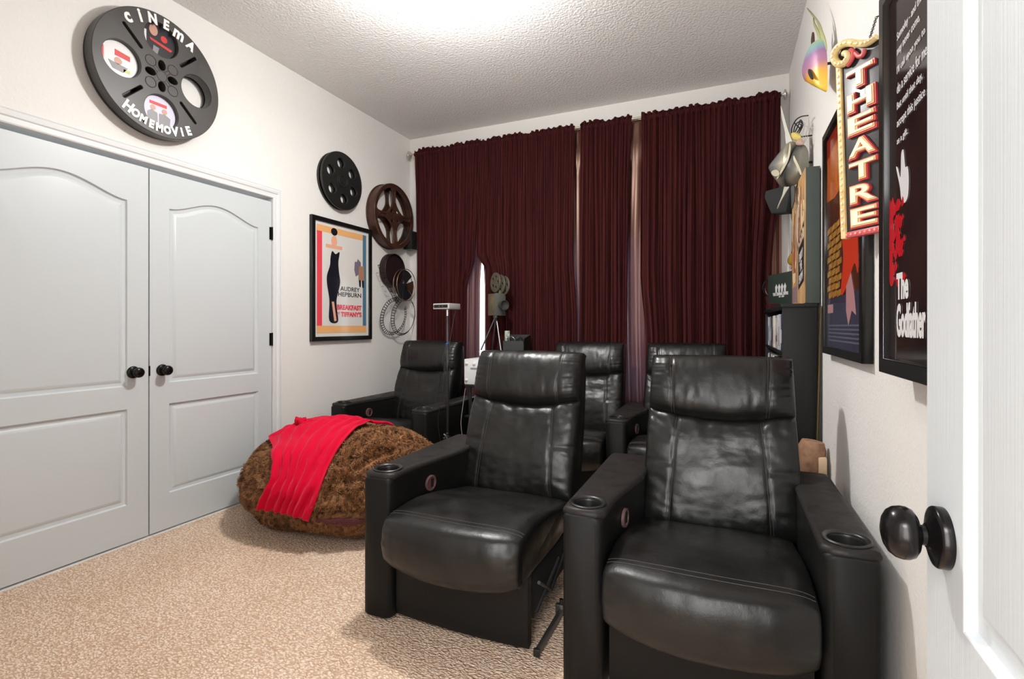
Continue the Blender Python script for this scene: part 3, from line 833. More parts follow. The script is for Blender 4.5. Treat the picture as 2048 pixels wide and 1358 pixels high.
def throw_pt(i, j):
    a = (R_ - 1) * i / (GU - 1); b = (C_ - 1) * j / (GV - 1); f = j / (GV - 1); g_ = i / (GU - 1)
    ragged = 0.10 * nz(f * 5, 2) 
    p = thr(a + (ragged if i == 0 else 0), b)
    d = (p - bcen).normalized()
    h = smooth_tree.ray_cast(bcen + d * 1.5, -d)
    if h[0] is not None and (h[0] - p).length < 0.08: p = h[0]
    fold = 0.5 + 0.5 * math.sin(2 * PI * (f * 6.5 + 0.8 * nz(g_ * 2.5, f * 2) - g_ * 0.9))
    amp = 0.020 * (0.55 + 0.45 * nz(f * 4, g_ * 3, 5) + 0.3)
    return p + d * (0.024 + amp * fold ** 1.5 * (1 - max(0, (g_ - 0.72) / 0.28) ** 1.0 * 0.8) + 0.007 * nz(f * 12, g_ * 9, 3) + 0.004 * nz(f * 26, g_ * 18, 7))
V = grid(bm, GU, GV, throw_pt)
for f_ in bm.faces: f_.smooth = True
bmesh.ops.smooth_vert(bm, verts=bm.verts[:], factor=0.5, use_axis_x=True, use_axis_y=True, use_axis_z=True)
bmesh.ops.recalc_face_normals(bm, faces=bm.faces[:])
throw_tree = BVHTree.FromBMesh(bm)
throw_bm = bm; bm = bm_new()
# scrunched hem at the top left corner
c0 = thr(6.9, 0.9) + Vector((0, 0, 0.050))
for k in range(5):
    pp = [c0 + Vector((-0.02 + 0.03 * k + 0.012 * math.sin(a * 2.1 + k), 0.02 * math.sin(a + k), 0.010 * k * 0 + 0.022 * math.cos(a * 1.3 + k * 2))) for a in (0, 0.6, 1.2, 1.8, 2.4, 3.0)]
    tube(bm, catmull(pp, 4, False), 0.015 + 0.003 * (k % 2), 10)
red = nmat('red_fleece', (0.58, 0.0, 0.028), 0.85, spec=0.15, sheen=0.35, sheen_tint=(1, 0.25, 0.35), bump=[('noise', (260, 260, 260), 0.4, 0.002), ('noise', 40, 0.3, 0.003)])
tb_ = obj('throw_blanket', throw_bm, red, angle=180); md = tb_.modifiers.new('thick', 'SOLIDIFY'); md.thickness = 0.006; md.offset = 1
obj('scrunched_corner', bm, red, tb_, angle=180)
tag(tb_, 'crumpled red fleece throw draped across the brown bean bag', 'blanket')

# pile: short curved tufts of fur
rnd = random.Random(3); vs = []; fs = []
for _ in range(52000):
    th = rnd.uniform(-PI, 0.9); zz = rnd.uniform(-0.86, 0.998); ph = math.asin(zz)
    q, nr = bag_point(th, ph)
    if q.z < 0.02: continue
    if throw_tree.ray_cast(q - nr * 0.02, nr, 0.12)[0] is not None: continue
    tn = Vector((rnd.uniform(-1, 1), rnd.uniform(-1, 1), rnd.uniform(-1, 0.3) - 0.5))
    cl_ = noise.noise(q * 14) * 2.5
    tn = tn + Vector((math.cos(cl_ * 3), 0, math.sin(cl_ * 3))) * 1.2
    tn -= nr * tn.dot(nr); tn.normalize(); sd = nr.cross(tn) * 0.0019
    Ln = rnd.uniform(0.014, 0.030)
    a = q - nr * 0.002; b_ = q + nr * Ln * 0.55 + tn * Ln * 0.45; c_ = q + nr * Ln * 0.62 + tn * Ln * 1.0
    k = len(vs); vs += [a - sd, a + sd, b_ + sd * 0.8, b_ - sd * 0.8, c_]
    fs += [(k, k + 1, k + 2, k + 3), (k + 3, k + 2, k + 4)]
me = bpy.data.meshes.new('fur_pile'); me.from_pydata(vs, [], fs); me.materials.append(fur)
pile = link('fur_pile', me, bag); pile['kind'] = 'stuff'

# maroon lining showing under the fold at the lower right of the bag
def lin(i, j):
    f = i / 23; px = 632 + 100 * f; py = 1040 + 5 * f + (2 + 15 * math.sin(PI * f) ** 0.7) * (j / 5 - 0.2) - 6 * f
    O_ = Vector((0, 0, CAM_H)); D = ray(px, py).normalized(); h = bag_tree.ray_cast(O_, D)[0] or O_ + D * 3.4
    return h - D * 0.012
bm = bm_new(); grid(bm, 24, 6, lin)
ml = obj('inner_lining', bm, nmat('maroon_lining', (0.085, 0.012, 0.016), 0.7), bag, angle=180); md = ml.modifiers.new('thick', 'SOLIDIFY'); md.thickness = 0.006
ml['label'] = 'maroon inner lining showing at the lower fold'

# ================================================================== CURTAINS
ROD_Y, ROD_Z = 4.10, 2.838
ct = thing('curtain_rod', 'brass curtain rod with round silver finials above the window', 'curtain rod', (-1.2, ROD_Y, ROD_Z))
bm = bm_new(); tube(bm, [(-2.83, ROD_Y, ROD_Z), (0.355, ROD_Y, ROD_Z)], 0.008, 12); obj('pole', bm, M['rodmetal'], ct)
for x, s in ((-2.83, -1), (0.355, 1)):
    bm = bm_new(); lathe(bm, [(0.008, 0), (0.012, 0.004), (0.008, 0.010), (0.010, 0.016), (0.033, 0.020), (0.036, 0.026), (0.033, 0.032), (0.02, 0.034), (0.012, 0.040), (0.001, 0.042)], Matrix.Translation((x, ROD_Y, ROD_Z)) @ Matrix.Rotation(s * PI / 2, 4, 'Y'), 28)
    obj('finial', bm, M['finial'], ct)
for x in (-2.80, -1.17, 0.335):
    bm = bm_new(); bx(bm, x - 0.006, x + 0.006, ROD_Y, YB, ROD_Z - 0.004, ROD_Z + 0.004); bx(bm, x - 0.012, x + 0.012, YB - 0.006, YB, ROD_Z - 0.03, ROD_Z + 0.03)
    obj('bracket', bm, M['finial'], ct)
def curtain(name, label, left, right, nf, amp, seed, mat, y0=ROD_Y, ztop=2.872, zbot=0.04, cols=None, cat='curtain', group=None, ruffle=True, gather=1.0):
    """left/right: lists of (z, x)."""
    def ev(tab, z):
        tab = sorted(tab)
        if z <= tab[0][0]: return tab[0][1]
        for (za, xa), (zb, xb) in zip(tab, tab[1:]):
            if z <= zb:
                t = (z - za) / (zb - za); t = t * t * (3 - 2 * t); return xa + (xb - xa) * t
        return tab[-1][1]
    cols = cols or int(nf * 14)
    zs = []
    if ruffle: zs += [ztop + 0.0, ztop - 0.006, ztop - 0.012, ztop - 0.020, ztop - 0.028, ROD_Z + 0.004, ROD_Z - 0.004, ROD_Z - 0.014, ROD_Z - 0.020, ROD_Z - 0.028, ROD_Z - 0.045]
    else: zs += [ROD_Z + 0.006, ROD_Z - 0.02, ROD_Z - 0.045]
    n = 64; z1 = zs[-1]
    zs += [z1 - (z1 - zbot) * ((k + 1) / n) for k in range(n)]
    bm = bm_new()
    LT, RT = ev(left, 2.8), ev(right, 2.8)
    def f(i, j):
        s = i / (cols - 1); z = zs[j]; L_, R_ = ev(left, z), ev(right, z)
        down = min(1.0, max(0.0, (ROD_Z - z) / 0.9))
        wob = 0.55 * nz(s * nf * 0.35 + seed, z * 0.35, seed) * down
        ph = 2 * PI * (s * nf + wob + 0.30 * nz(s * nf * 0.9, seed * 2.3, 0))
        big = 2 * PI * (s * nf * 0.31 + 0.4 * nz(s * 5, seed, z * 0.3))
        a = amp * (0.55 + 0.45 * down) * (0.8 + 0.5 * nz(s * nf * 0.5, seed + 4, z * 0.2))
        y = y0 + a * math.sin(ph) + amp * 1.05 * down * math.sin(big) + amp * 0.22 * math.sin(ph * 2.7 + seed)
        x = LT + (RT - LT) * s + (R_ - RT) * s ** 5 + (L_ - LT) * (1 - s) ** 5 + 0.25 * a * math.cos(ph)
        if ruffle and j < 5:
            e = 1 - j / 5.0
            hdr = noise.noise(Vector((s * (R_ - L_) * 15 + seed * 3, 0.5, 0))) + 0.35 * math.sin(s * (R_ - L_) * 120 + seed)
            z = ROD_Z + 0.008 + (z - ROD_Z - 0.008) * (0.95 + 0.75 * max(-0.9, hdr))
            y = y0 - 0.006 + (0.006 + 0.014 * math.sin(PI * min(1, e * 1.25))) * math.sin(s * (R_ - L_) * 160 + seed) 
            x += 0.004 * e * math.sin(s * (R_ - L_) * 300)
        if 5 <= j <= 8: y = y0 - 0.0115 + 0.003 * math.sin(ph * 2) + (0.0 if j in (5, 8) else -0.003)
        return Vector((x, min(y, YB - 0.03), z))
    grid(bm, cols, len(zs), f)
    o = obj(name, bm, mat, angle=180)
    md = o.modifiers.new('thick', 'SOLIDIFY'); md.thickness = 0.003; md.offset = 0
    return tag(o, label, cat, group)
XC = lambda px, y=ROD_Y: atY(px, 600, y).x
curtain('velvet_curtain', 'burgundy velvet curtain at the left end of the rod beside the film reels', [(0, XC(829)), (1.6, XC(832)), (2.4, XC(831)), (2.85, XC(829))], [(0, XC(926)), (1.5, XC(932)), (1.78, XC(950)), (2.85, XC(962))], 22, 0.016, 1.3, M['velvet'], cols=480, group=None)
curtain('velvet_curtain', 'wide burgundy velvet curtain behind the film camera statue', [(0, XC(973)), (1.66, XC(972)), (1.84, XC(953)), (2.85, XC(959))], [(0, XC(1150)), (1.2, XC(1154)), (1.8, XC(1146)), (2.85, XC(1149))], 38, 0.017, 2.9, M['velvet'], cols=720)
curtain('velvet_curtain', 'narrow burgundy velvet curtain hanging alone between two gaps', [(0, XC(1153)), (1.5, XC(1160)), (2.85, XC(1161))], [(0, XC(1247)), (1.4, XC(1253)), (2.2, XC(1256)), (2.85, XC(1263))], 12, 0.022, 4.1, M['velvet'], cols=360)
curtain('velvet_curtain', 'broad burgundy velvet curtain at the right end of the rod by the media shelf', [(0, XC(1296)), (1.0, XC(1290)), (1.6, XC(1279)), (2.85, XC(1282))], [(0, XC(1540)), (1.5, XC(1540)), (2.3, XC(1557)), (2.85, XC(1560))], 25, 0.032, 6.7, M['velvet'], cols=640)
YL = 4.155
curtain('satin_lining', 'thin purple sheer hanging in the lit gap at the left of the window', [(0, XC(880, YL)), (2.85, XC(880, YL))], [(0, XC(958, YL)), (1.5, XC(960, YL)), (2.0, XC(966, YL)), (2.85, XC(966, YL))], 5, 0.008, 8.1, M['lining'], y0=YL, cols=90, ruffle=False, cat='curtain lining')
curtain('satin_lining', 'coppery satin lining glimpsed through the two middle gaps in the curtains', [(0, XC(969, YL)), (1.5, XC(969, YL)), (2.0, XC(964, YL)), (2.85, XC(964, YL))], [(0, XC(1330, YL)), (2.85, XC(1330, YL))], 17, 0.010, 9.4, M['lining'], y0=YL, cols=260, ruffle=False, cat='curtain lining')
curtain('satin_lining', 'coppery satin lining edge hanging out at the right end of the curtains', [(0, XC(1500, YL)), (2.85, XC(1500, YL))], [(0, XC(1560, YL)), (1.9, XC(1562, YL)), (2.85, XC(1560, YL))], 5, 0.010, 11.4, thin_cloth('satin_lining_right', (0.30, 0.13, 0.10), (0.3, 0.2, 0.2), 0.3, 0.15), y0=YL, cols=90, ruffle=False, cat='curtain lining')

# ================================================================== LEFT WALL DECOR
def wobble(cx, cy, r, seed, n=40): return [(cx + (r + 0.002 * nz(math.cos(2 * PI * k / n) * 2, math.sin(2 * PI * k / n) * 2, seed)) * math.cos(2 * PI * k / n), cy + (r + 0.002 * nz(math.cos(2 * PI * k / n) * 2, math.sin(2 * PI * k / n) * 2, seed)) * math.sin(2 * PI * k / n)) for k in range(n)]
# --- large charcoal reel with painted words
RY, RZ, RR = 1.752, 2.528, 0.330
reel = thing('film_reel', 'huge charcoal film reel painted with white words, above the closet doors', 'film reel decoration', (XL, RY, RZ))
def slot(a, r0, r1, w, n=6):
    pts = []
    for k in range(n + 1):
        t = -PI / 2 + PI * k / n; pts.append((r1 + w * math.cos(t), w * math.sin(t)))
    for k in range(n + 1):
        t = PI / 2 + PI * k / n; pts.append((r0 + w * math.cos(t), w * math.sin(t)))
    return rot_pts(pts, a)
holes = [circ(0.196 * math.cos(a), 0.196 * math.sin(a), 0.090, 40) for a in (0, PI / 2, PI, -PI / 2)]
slots = [slot(PI / 4 + k * PI / 2, 0.150, 0.262, 0.0085) for k in range(4)]
hub = [rot_pts([(0.058 + x * 1.0, y) for x, y in circ(0, 0, 0.027, 20, 0.019)], k * PI / 2) for k in range(4)]
link('front_plate', curve_mesh('front_plate', [circ(0, 0, RR, 96)] + holes + slots + hub, 0.030, 0.003, wallL(RY, RZ, 0.058), M['reelblack']), reel)
# back flange
link('back_plate', curve_mesh('back_plate', [circ(0, 0, RR - 0.004, 96)] + [holes[0]], 0.006, 0.002, wallL(RY, RZ, 0.012), M['reeldark']), reel)
# raised petals on the hub
bm = bm_new()
for k in range(4):
    a = PI / 4 + k * PI / 2
    pet = rot_pts([(x + 0.082, y) for x, y in circ(0, 0, 0.027, 24)], a)
    m = wallL(RY, RZ, 0.0885)
    tube(bm, [m @ Vector((x, y, 0)) for x, y in pet], 0.0022, 6, closed=True)
    tube(bm, [m @ Vector((*rot_pts([p], a)[0], 0)) for p in ((0.028, 0.009), (0.057, 0.008))], 0.0018, 5)
    tube(bm, [m @ Vector((*rot_pts([p], a)[0], 0)) for p in ((0.028, -0.009), (0.057, -0.008))], 0.0018, 5)
tube(bm, [wallL(RY, RZ, 0.0885) @ Vector((x, y, 0)) for x, y in circ(0, 0, 0.027, 30)], 0.0022, 6, closed=True)
obj('hub_rosette', bm, M['reelblack'], reel)
def letter(ch, a, r, size, tilt=None, par=reel, mat=None, bold=0.0035, off=0.0895):
    rt = (a - PI / 2) if tilt is None else tilt
    m = wallL(RY, RZ, off) @ Matrix.Translation((r * math.cos(a), r * math.sin(a), 0)) @ Matrix.Rotation(rt, 4, 'Z')
    return text_mesh('letter', ch, size, 0.002, m, mat or M['paintwhite'], 0.85, bold)
dg = math.radians
bm = bm_new()
for ch, a, s in zip('ciNEmA', (127, 113, 100, 86, 72, 57), (0.090, 0.088, 0.072, 0.070, 0.092, 0.070)):
    me = letter(ch, dg(a), 0.288, s, dg(a - 90) * 0.8); bm.from_mesh(me); bpy.data.meshes.remove(me)
o = obj('painted_word', bm, M['paintwhite'], reel, smooth=False); o['label'] = 'white hand-painted word CINEMA'
bm = bm_new()
for k, (ch, s) in enumerate(zip('HOMEMOViE', (0.085, 0.065, 0.062, 0.065, 0.065, 0.062, 0.078, 0.075, 0.072))):
    a = 234 + (300 - 234) * k / 8
    me = letter(ch, dg(a), 0.285, s, dg(a + 90) * 0.75 if a < 270 else dg(a - 270) * 0.75); 
    bpy.data.meshes.remove(me)
    me = letter(ch, dg(a), 0.289, s * 0.88, dg(a - 270) * 0.75); bm.from_mesh(me); bpy.data.meshes.remove(me)
o = obj('painted_word', bm, M['paintwhite'], reel, smooth=False); o['label'] = 'white hand-painted word HOMEMOVIE'
# film picture inserts behind three openings (plain colour compositions)
def insert(cy, cz, cols_):
    p = link('picture_insert', curve_mesh('picture_insert', [circ(cy, cz, 0.0885, 48)], 0.003, 0, wallL(RY, RZ, 0.060), cols_[0]), reel)
    for (sh, c) in cols_[1:]:
        link('picture_shape', curve_mesh('picture_shape', [[(cy + x, cz + y) for x, y in sh]], 0.0006, 0, wallL(RY, RZ, 0.0638), c), p)
cW = cmat('print_white', (0.75, 0.74, 0.74), 0.3); cR = cmat('print_red', (0.62, 0.04, 0.04), 0.3); cK = cmat('print_black', (0.02, 0.02, 0.025), 0.3)
cS = cmat('print_skin', (0.55, 0.30, 0.22), 0.35); cG = cmat('print_grey', (0.25, 0.24, 0.25), 0.35); cO = cmat('print_orange', (0.78, 0.36, 0.10), 0.35); cY = cmat('print_green', (0.55, 0.62, 0.15), 0.3)
insert(0, 0.196, [cK, (circ(-0.03, 0.045, 0.022, 20, 0.03), cS), (rect(-0.085, -0.066, -0.03, 0.03), cW), ([(-0.05, 0.0), (-0.045, -0.014), (0.06, -0.034), (0.07, -0.020)], cR), ([(-0.03, -0.035), (0.0, -0.04), (-0.01, -0.08), (-0.035, -0.07)], cG), (circ(0.025, 0.02, 0.018, 18), cR)])
insert(-0.196, 0, [cW, (rect(-0.085, -0.070, -0.04, 0.04), cR), ([(-0.02, 0.045), (0.05, 0.035), (0.05, 0.01), (-0.02, 0.015)], cR), ([(-0.05, -0.02), (0.04, -0.03), (0.02, -0.06), (-0.03, -0.055)], cG), (rect(0.02, 0.05, -0.055, -0.040), cY), (circ(-0.005, -0.01, 0.018, 18), cS)])
insert(0, -0.196, [cmat('print_lilac', (0.62, 0.60, 0.72), 0.3), ([(-0.06, -0.075), (-0.06, -0.01), (-0.04, 0.005), (-0.01, -0.005), (-0.005, -0.086)], cG), ([(0.0, -0.087), (0.0, -0.005), (0.03, 0.0), (0.06, -0.015), (0.055, -0.07)], cG), (circ(-0.032, 0.018, 0.014, 18), cS), (circ(0.028, 0.014, 0.014, 18), cS), (rect(-0.05, 0.04, 0.036, 0.052), cR)])

# --- small black reel with six round holes
by, bz, br = 3.185, 2.340, 0.232
rb = thing('film_reel', 'small black film reel with six round holes, above the framed poster', 'film reel decoration', (XL, by, bz))
hh = [circ(0.142 * math.cos(dg(97 + 60 * k)), 0.142 * math.sin(dg(97 + 60 * k)), 0.041, 32) for k in range(6)]
link('front_plate', curve_mesh('front_plate', [circ(0, 0, br, 80)] + hh, 0.008, 0.003, wallL(by, bz, 0.046), M['reeldark']), rb)
link('back_plate', curve_mesh('back_plate', [circ(0, 0, br - 0.003, 80)] + hh, 0.008, 0.003, wallL(by, bz, 0.010), M['reeldark']), rb)
bm = bm_new(); lathe(bm, [(0.095, 0.014), (0.095, 0.040)], wallL(by, bz), 48, cap=False); obj('drum', bm, M['reeldark'], rb)
bm = bm_new()
lathe(bm, [(0.052, 0.054), (0.052, 0.058), (0.046, 0.060), (0.044, 0.057), (0.018, 0.056), (0.016, 0.062), (0.001, 0.062)], wallL(by, bz), 36)
for r in (br - 0.005, 0.060):
    tube(bm, [wallL(by, bz, 0.054) @ Vector((x, y, 0)) for x, y in circ(0, 0, r, 64)], 0.003, 6, closed=True)
obj('hub', bm, M['reeldark'], rb)

# --- brown reel with four quarter openings
cy_, cz_, cr_ = 3.825, 2.178, 0.298
rc = thing('film_reel', 'rusty brown film reel with four wide openings, overlapping the corner of the framed poster', 'film reel decoration', (XL, cy_, cz_))
def quarter(a):
    pts = []
    for k in range(13):
        t = -0.62 + 1.24 * k / 12; pts.append((0.258 * math.cos(t), 0.258 * math.sin(t)))
    inner = [(0.160, 0.125), (0.105, 0.070), (0.092, 0.0), (0.105, -0.070), (0.160, -0.125)]
    P = [Vector((x, y, 0)) for x, y in pts[::2] + inner]
    return rot_pts([(p.x, p.y) for p in catmull(P, 4)], a)
qs_ = [quarter(dg(45 + 90 * k + 3)) for k in range(4)]
sl_ = [slot(dg(3 + 90 * k), 0.125, 0.225, 0.0075) for k in range(4)]
sq_ = [rot_pts(rect(0.045, 0.075, -0.015, 0.015), dg(48 + 90 * k)) for k in range(4)]
link('front_plate', curve_mesh('front_plate', [circ(0, 0, cr_, 90)] + qs_ + sl_ + sq_, 0.008, 0.003, wallL(cy_, cz_, 0.088), M['reelbrown']), rc)
link('back_plate', curve_mesh('back_plate', [circ(0, 0, cr_, 90)] + qs_ + sl_, 0.006, 0.002, wallL(cy_, cz_, 0.010), M['reelbrown']), rc)
bm = bm_new(); lathe(bm, [(cr_ - 0.006, 0.012), (cr_ - 0.012, 0.05), (cr_ - 0.006, 0.084)], wallL(cy_, cz_), 72, cap=False); obj('rim', bm, M['reelbrown'], rc)
bm = bm_new(); lathe(bm, [(0.030, 0.01), (0.030, 0.095), (0.025, 0.098), (0.001, 0.098)], wallL(cy_, cz_), 30)
tube(bm, [wallL(cy_, cz_, 0.097) @ Vector((x, y, 0)) for x, y in circ(0, 0, cr_ - 0.006, 72)], 0.0035, 6, closed=True)
obj('hub', bm, M['reelbrown'], rc)

# --- framed poster on the left wall
py0, py1, pz0, pz1 = 2.884, 3.580, 1.048, 2.014
pf = thing('framed_poster', 'black-framed film poster with orange, red and blue borders on the left wall', 'poster', (XL, (py0 + py1) / 2, pz0))
pm = wallL((py0 + py1) / 2, (pz0 + pz1) / 2)
pw, ph_ = (py1 - py0) / 2, (pz1 - pz0) / 2
fw = 0.034
link('frame', curve_mesh('frame', [rect(-pw, pw, -ph_, ph_), rect(-pw + fw, pw - fw, -ph_ + fw, ph_ - fw)], 0.0145, 0.002, pm @ Matrix.Translation((0, 0, 0.0165)), M['frame']), pf)
pr = link('print', curve_mesh('print', [rect(-pw + 0.02, pw - 0.02, -ph_ + 0.02, ph_ - 0.02)], 0.003, 0, pm @ Matrix.Translation((0, 0, 0.014)), cmat('poster_paper', (0.74, 0.72, 0.68), 0.12)), pf)
iw, ih = pw - fw, ph_ - fw
def pshape(pts, mat, z=0.0182, par=pr, mm=pm, name='printed_shape', e=0.0003):
    return link(name, curve_mesh(name, [pts], e, 0, mm @ Matrix.Translation((0, 0, z)), mat), par)
def sc(x, y): return (-iw + 2 * iw * x, ih - 2 * ih * y)      # 0..1 from the top left of the print
def P_(l): return [sc(*p) for p in l]
orange = cmat('poster_orange', (0.86, 0.45, 0.18), 0.12); pred = cmat('poster_red', (0.80, 0.07, 0.10), 0.12); pblue = cmat('poster_blue', (0.09, 0.20, 0.30), 0.12); pblk = cmat('poster_black', (0.012, 0.013, 0.02), 0.12); pskin = cmat('poster_peach', (0.85, 0.42, 0.28), 0.12)
pshape(P_([(0.04, 0.03), (0.88, 0.03), (0.88, 0.085), (0.04, 0.085)]), orange)
pshape(P_([(0.04, 0.905), (0.95, 0.905), (0.95, 0.97), (0.04, 0.97)]), orange)
pshape(P_([(0.04, 0.085), (0.125, 0.085), (0.125, 0.905), (0.04, 0.905)]), pred)
pshape(P_([(0.88, 0.03), (0.95, 0.03), (0.95, 0.905), (0.88, 0.905)]), pblue)
# plain stand-in artwork: a tall dark vase-like form, peach disc and slips
ob = [Vector((*sc(x, y), 0)) for x, y in [(0.30, 0.24), (0.27, 0.30), (0.26, 0.37), (0.21, 0.46), (0.21, 0.54), (0.25, 0.68), (0.25, 0.86), (0.40, 0.87), (0.38, 0.74), (0.38, 0.66), (0.44, 0.52), (0.42, 0.42), (0.41, 0.33), (0.43, 0.24), (0.36, 0.262)]]
pshape([(p.x, p.y) for p in catmull(ob, 5)], pblk)
pshape(P_([(0.29, 0.69), (0.33, 0.69), (0.375, 0.86), (0.335, 0.865)]), pskin, 0.0188)
pshape([(x, y) for x, y in circ(*sc(0.335, 0.15), 0.032, 24, 0.045)], pskin, 0.0184)
pshape([(x, y) for x, y in circ(*sc(0.335, 0.065), 0.036, 24, 0.030)], pblk, 0.0190)
pshape(P_([(0.19, 0.185), (0.48, 0.185), (0.48, 0.215), (0.19, 0.215)]), pskin, 0.0180)
pshape(P_([(0.72, 0.30), (0.76, 0.30), (0.78, 0.27), (0.84, 0.30), (0.84, 0.40), (0.74, 0.44), (0.71, 0.38)]), cmat('poster_mauve', (0.20, 0.16, 0.22), 0.12))
pshape(P_([(0.80, 0.34), (0.90, 0.33), (0.91, 0.47), (0.79, 0.47)]), cmat('poster_tan', (0.42, 0.22, 0.13), 0.12), 0.0190)
pshape(P_([(0.80, 0.47), (0.84, 0.47), (0.84, 0.535), (0.81, 0.535)]), pblk, 0.0188); pshape(P_([(0.86, 0.47), (0.90, 0.47), (0.90, 0.54), (0.87, 0.54)]), pblk, 0.0188)
def ptext(s, x, y, size, mat, sx=1.0, bold=0.0, mm=pm, z=0.0186, par=pr, S=sc, name='lettering', shear=0.0, spacing=1.0, e=0.0003):
    c = S(x, y); return link(name, text_mesh(name, s, size, e, mm @ Matrix.Translation((c[0], c[1], z)), mat, sx, bold, shear=shear, spacing=spacing), par)
def pfit(s, x, y, w, h, mat, bold=0.0):
    c = sc(x, y); return link('lettering', text_fit('lettering', s, w * 2 * iw, h * 2 * ih, 0.0003, pm @ Matrix.Translation((c[0], c[1], 0.0186)), mat, bold), pr)
pfit('AUDREY', 0.63, 0.566, 0.37, 0.040, pblk, 0.001); pfit('HEPBURN', 0.625, 0.618, 0.44, 0.040, pblk, 0.001)
pass
pfit('BREAKFAST', 0.62, 0.737, 0.47, 0.048, pred, 0.005); pfit('AT', 0.41, 0.792, 0.05, 0.022, pred, 0.004); pfit("TIFFANY'S", 0.655, 0.80, 0.40, 0.048, pred, 0.005)

# --- round film can
W1 = wallL
canc = atX(787, 541, XL + 0.05)
cn = thing('film_can', 'round brown film can lid on the wall under the rusty brown reel', 'wall ornament', (XL, canc.y, canc.z))
bm = bm_new(); lathe(bm, [(0.001, 0.004), (0.150, 0.004), (0.155, 0.008), (0.155, 0.072), (0.152, 0.076), (0.147, 0.072), (0.145, 0.052), (0.001, 0.050)], W1(canc.y, canc.z), 56, cap=False); obj('lid', bm, cmat('dark_plum_metal', (0.032, 0.016, 0.018), 0.4, 0.3), cn)
# --- wire film sculpture: thin reel, fan blades and looping film strips
rp = atX(813, 570, XL + 0.13)
fs_ = thing('film_sculpture', 'metal wall sculpture of a thin reel with looping film strips beside the curtain', 'wall ornament', (XL, rp.y, rp.z))
for off in (0.13, 0.09):
    bm = bm_new(); tube(bm, [W1(rp.y, rp.z, off) @ Vector((x, y, 0)) for x, y in circ(0, 0, 0.150, 56)], 0.0035, 6, closed=True); obj('ring', bm, M['goldwire'], fs_)
for a0, a1, mt in ((38, 95, 'slot'), (-35, 20, 'reelbrown'), (-100, -40, 'reeldark'), (-170, -105, 'slot')):
    pts = [(0.0, 0.0)] + [(0.143 * math.cos(dg(a0 + (a1 - a0) * k / 10)), 0.143 * math.sin(dg(a0 + (a1 - a0) * k / 10))) for k in range(11)]
    link('reel_segment', curve_mesh('reel_segment', [pts], 0.003, 0, W1(rp.y, rp.z, 0.108), cmat('dark_blue_metal', (0.035, 0.038, 0.05), 0.25, 0.6) if mt == 'reeldark' else M[mt]), fs_)
bm = bm_new(); lathe(bm, [(0.016, 0.0), (0.016, 0.128), (0.001, 0.13)], W1(rp.y, rp.z), 16); obj('hub', bm, M['reeldark'], fs_)
def film_strip(pts, w, par, n=None, th=0.0012, wdir=None):
    """ladder of two rails and many small cross bars following pts; wdir gives the strip's width direction"""
    bm = bm_new(); P = [Vector(p) for p in pts]; m = len(P)
    Wd = [wdir(i, P) for i in range(m)]
    for s in (-1, 1):
        tube(bm, [P[i] + Wd[i] * (w / 2) * s for i in range(m)], 0.0026, 5)
    step = max(2, int(m / (n or 18)))
    for i in range(0, m - 1, step):
        tube(bm, [P[i] - Wd[i] * w / 2, P[i] + Wd[i] * w / 2], 0.0036, 5)
    return obj('film_strip', bm, M['reeldark'], par)
def loop_dir(c, tilt):
    def f(i, P):
        t = (P[min(i + 1, len(P) - 1)] - P[max(i - 1, 0)]).normalized(); r = (P[i] - c); r -= t * r.dot(t)
        if r.length < 1e-4: r = Vector((1, 0, 0))
        r.normalize(); return (r * math.cos(tilt) + t.cross(r) * math.sin(tilt)).normalized()
    return f
l1 = atX(788, 633, XL + 0.07)
def circ3(c, ry, rz, dx, a0, a1, n=72):
    return [Vector((c.x + dx * math.sin(a0 + (a1 - a0) * k / n * 1.0 + 0.6), c.y + ry * math.cos(a0 + (a1 - a0) * k / n), c.z + rz * math.sin(a0 + (a1 - a0) * k / n))) for k in range(n + 1)]
film_strip(circ3(l1, 0.150, 0.160, 0.035, dg(80), dg(395)), 0.030, fs_, 30, wdir=loop_dir(l1, 0.35))
l2 = atX(808, 633, XL + 0.11)
film_strip(circ3(l2, 0.150, 0.170, 0.03, dg(120), dg(420)), 0.030, fs_, 28, wdir=loop_dir(l2, 0.8))
sA, sB, sC = atX(758, 530, XL + 0.09), atX(776, 572, XL + 0.09), atX(795, 606, XL + 0.10)
film_strip(catmull([sA, sB, sC], 14, False), 0.032, fs_, 9, wdir=lambda i, P: Vector((0, 0.95, 0.3)).normalized())

# --- small satellite speakers
sp = atX(829, 484, XL + 0.05)
sp.y = min(sp.y, 4.11)
s1 = thing('speaker', 'small black box speaker on the left wall at the curtain edge', 'speaker', (sp.x, sp.y, sp.z - 0.09))
bm = bm_new(); bx(bm, XL + 0.015, XL + 0.115, sp.y - 0.045, sp.y + 0.045, sp.z - 0.092, sp.z + 0.085, 0.006); obj('cabinet', bm, M['blackplastic'], s1)
bm = bm_new(); bx(bm, XL + 0.025, XL + 0.105, sp.y - 0.050, sp.y - 0.045, sp.z - 0.082, sp.z + 0.075, 0.002); obj('grille', bm, M['blackmatte'], s1)
bm = bm_new(); tube(bm, [(XL + 0.0, sp.y, sp.z + 0.10), (XL + 0.05, sp.y, sp.z + 0.10), (XL + 0.05, sp.y, sp.z + 0.08)], 0.004, 6); obj('bracket', bm, M['reeldark'], s1)
bm = bm_new(); tube(bm, catmull([(XL + 0.02, sp.y, sp.z - 0.09), (XL + 0.006, sp.y + 0.01, sp.z - 0.2), (XL + 0.006, sp.y + 0.005, 1.2), (XL + 0.006, sp.y, 0.3)], 6, False), 0.0018, 5); obj('wire', bm, M['mount'], s1)

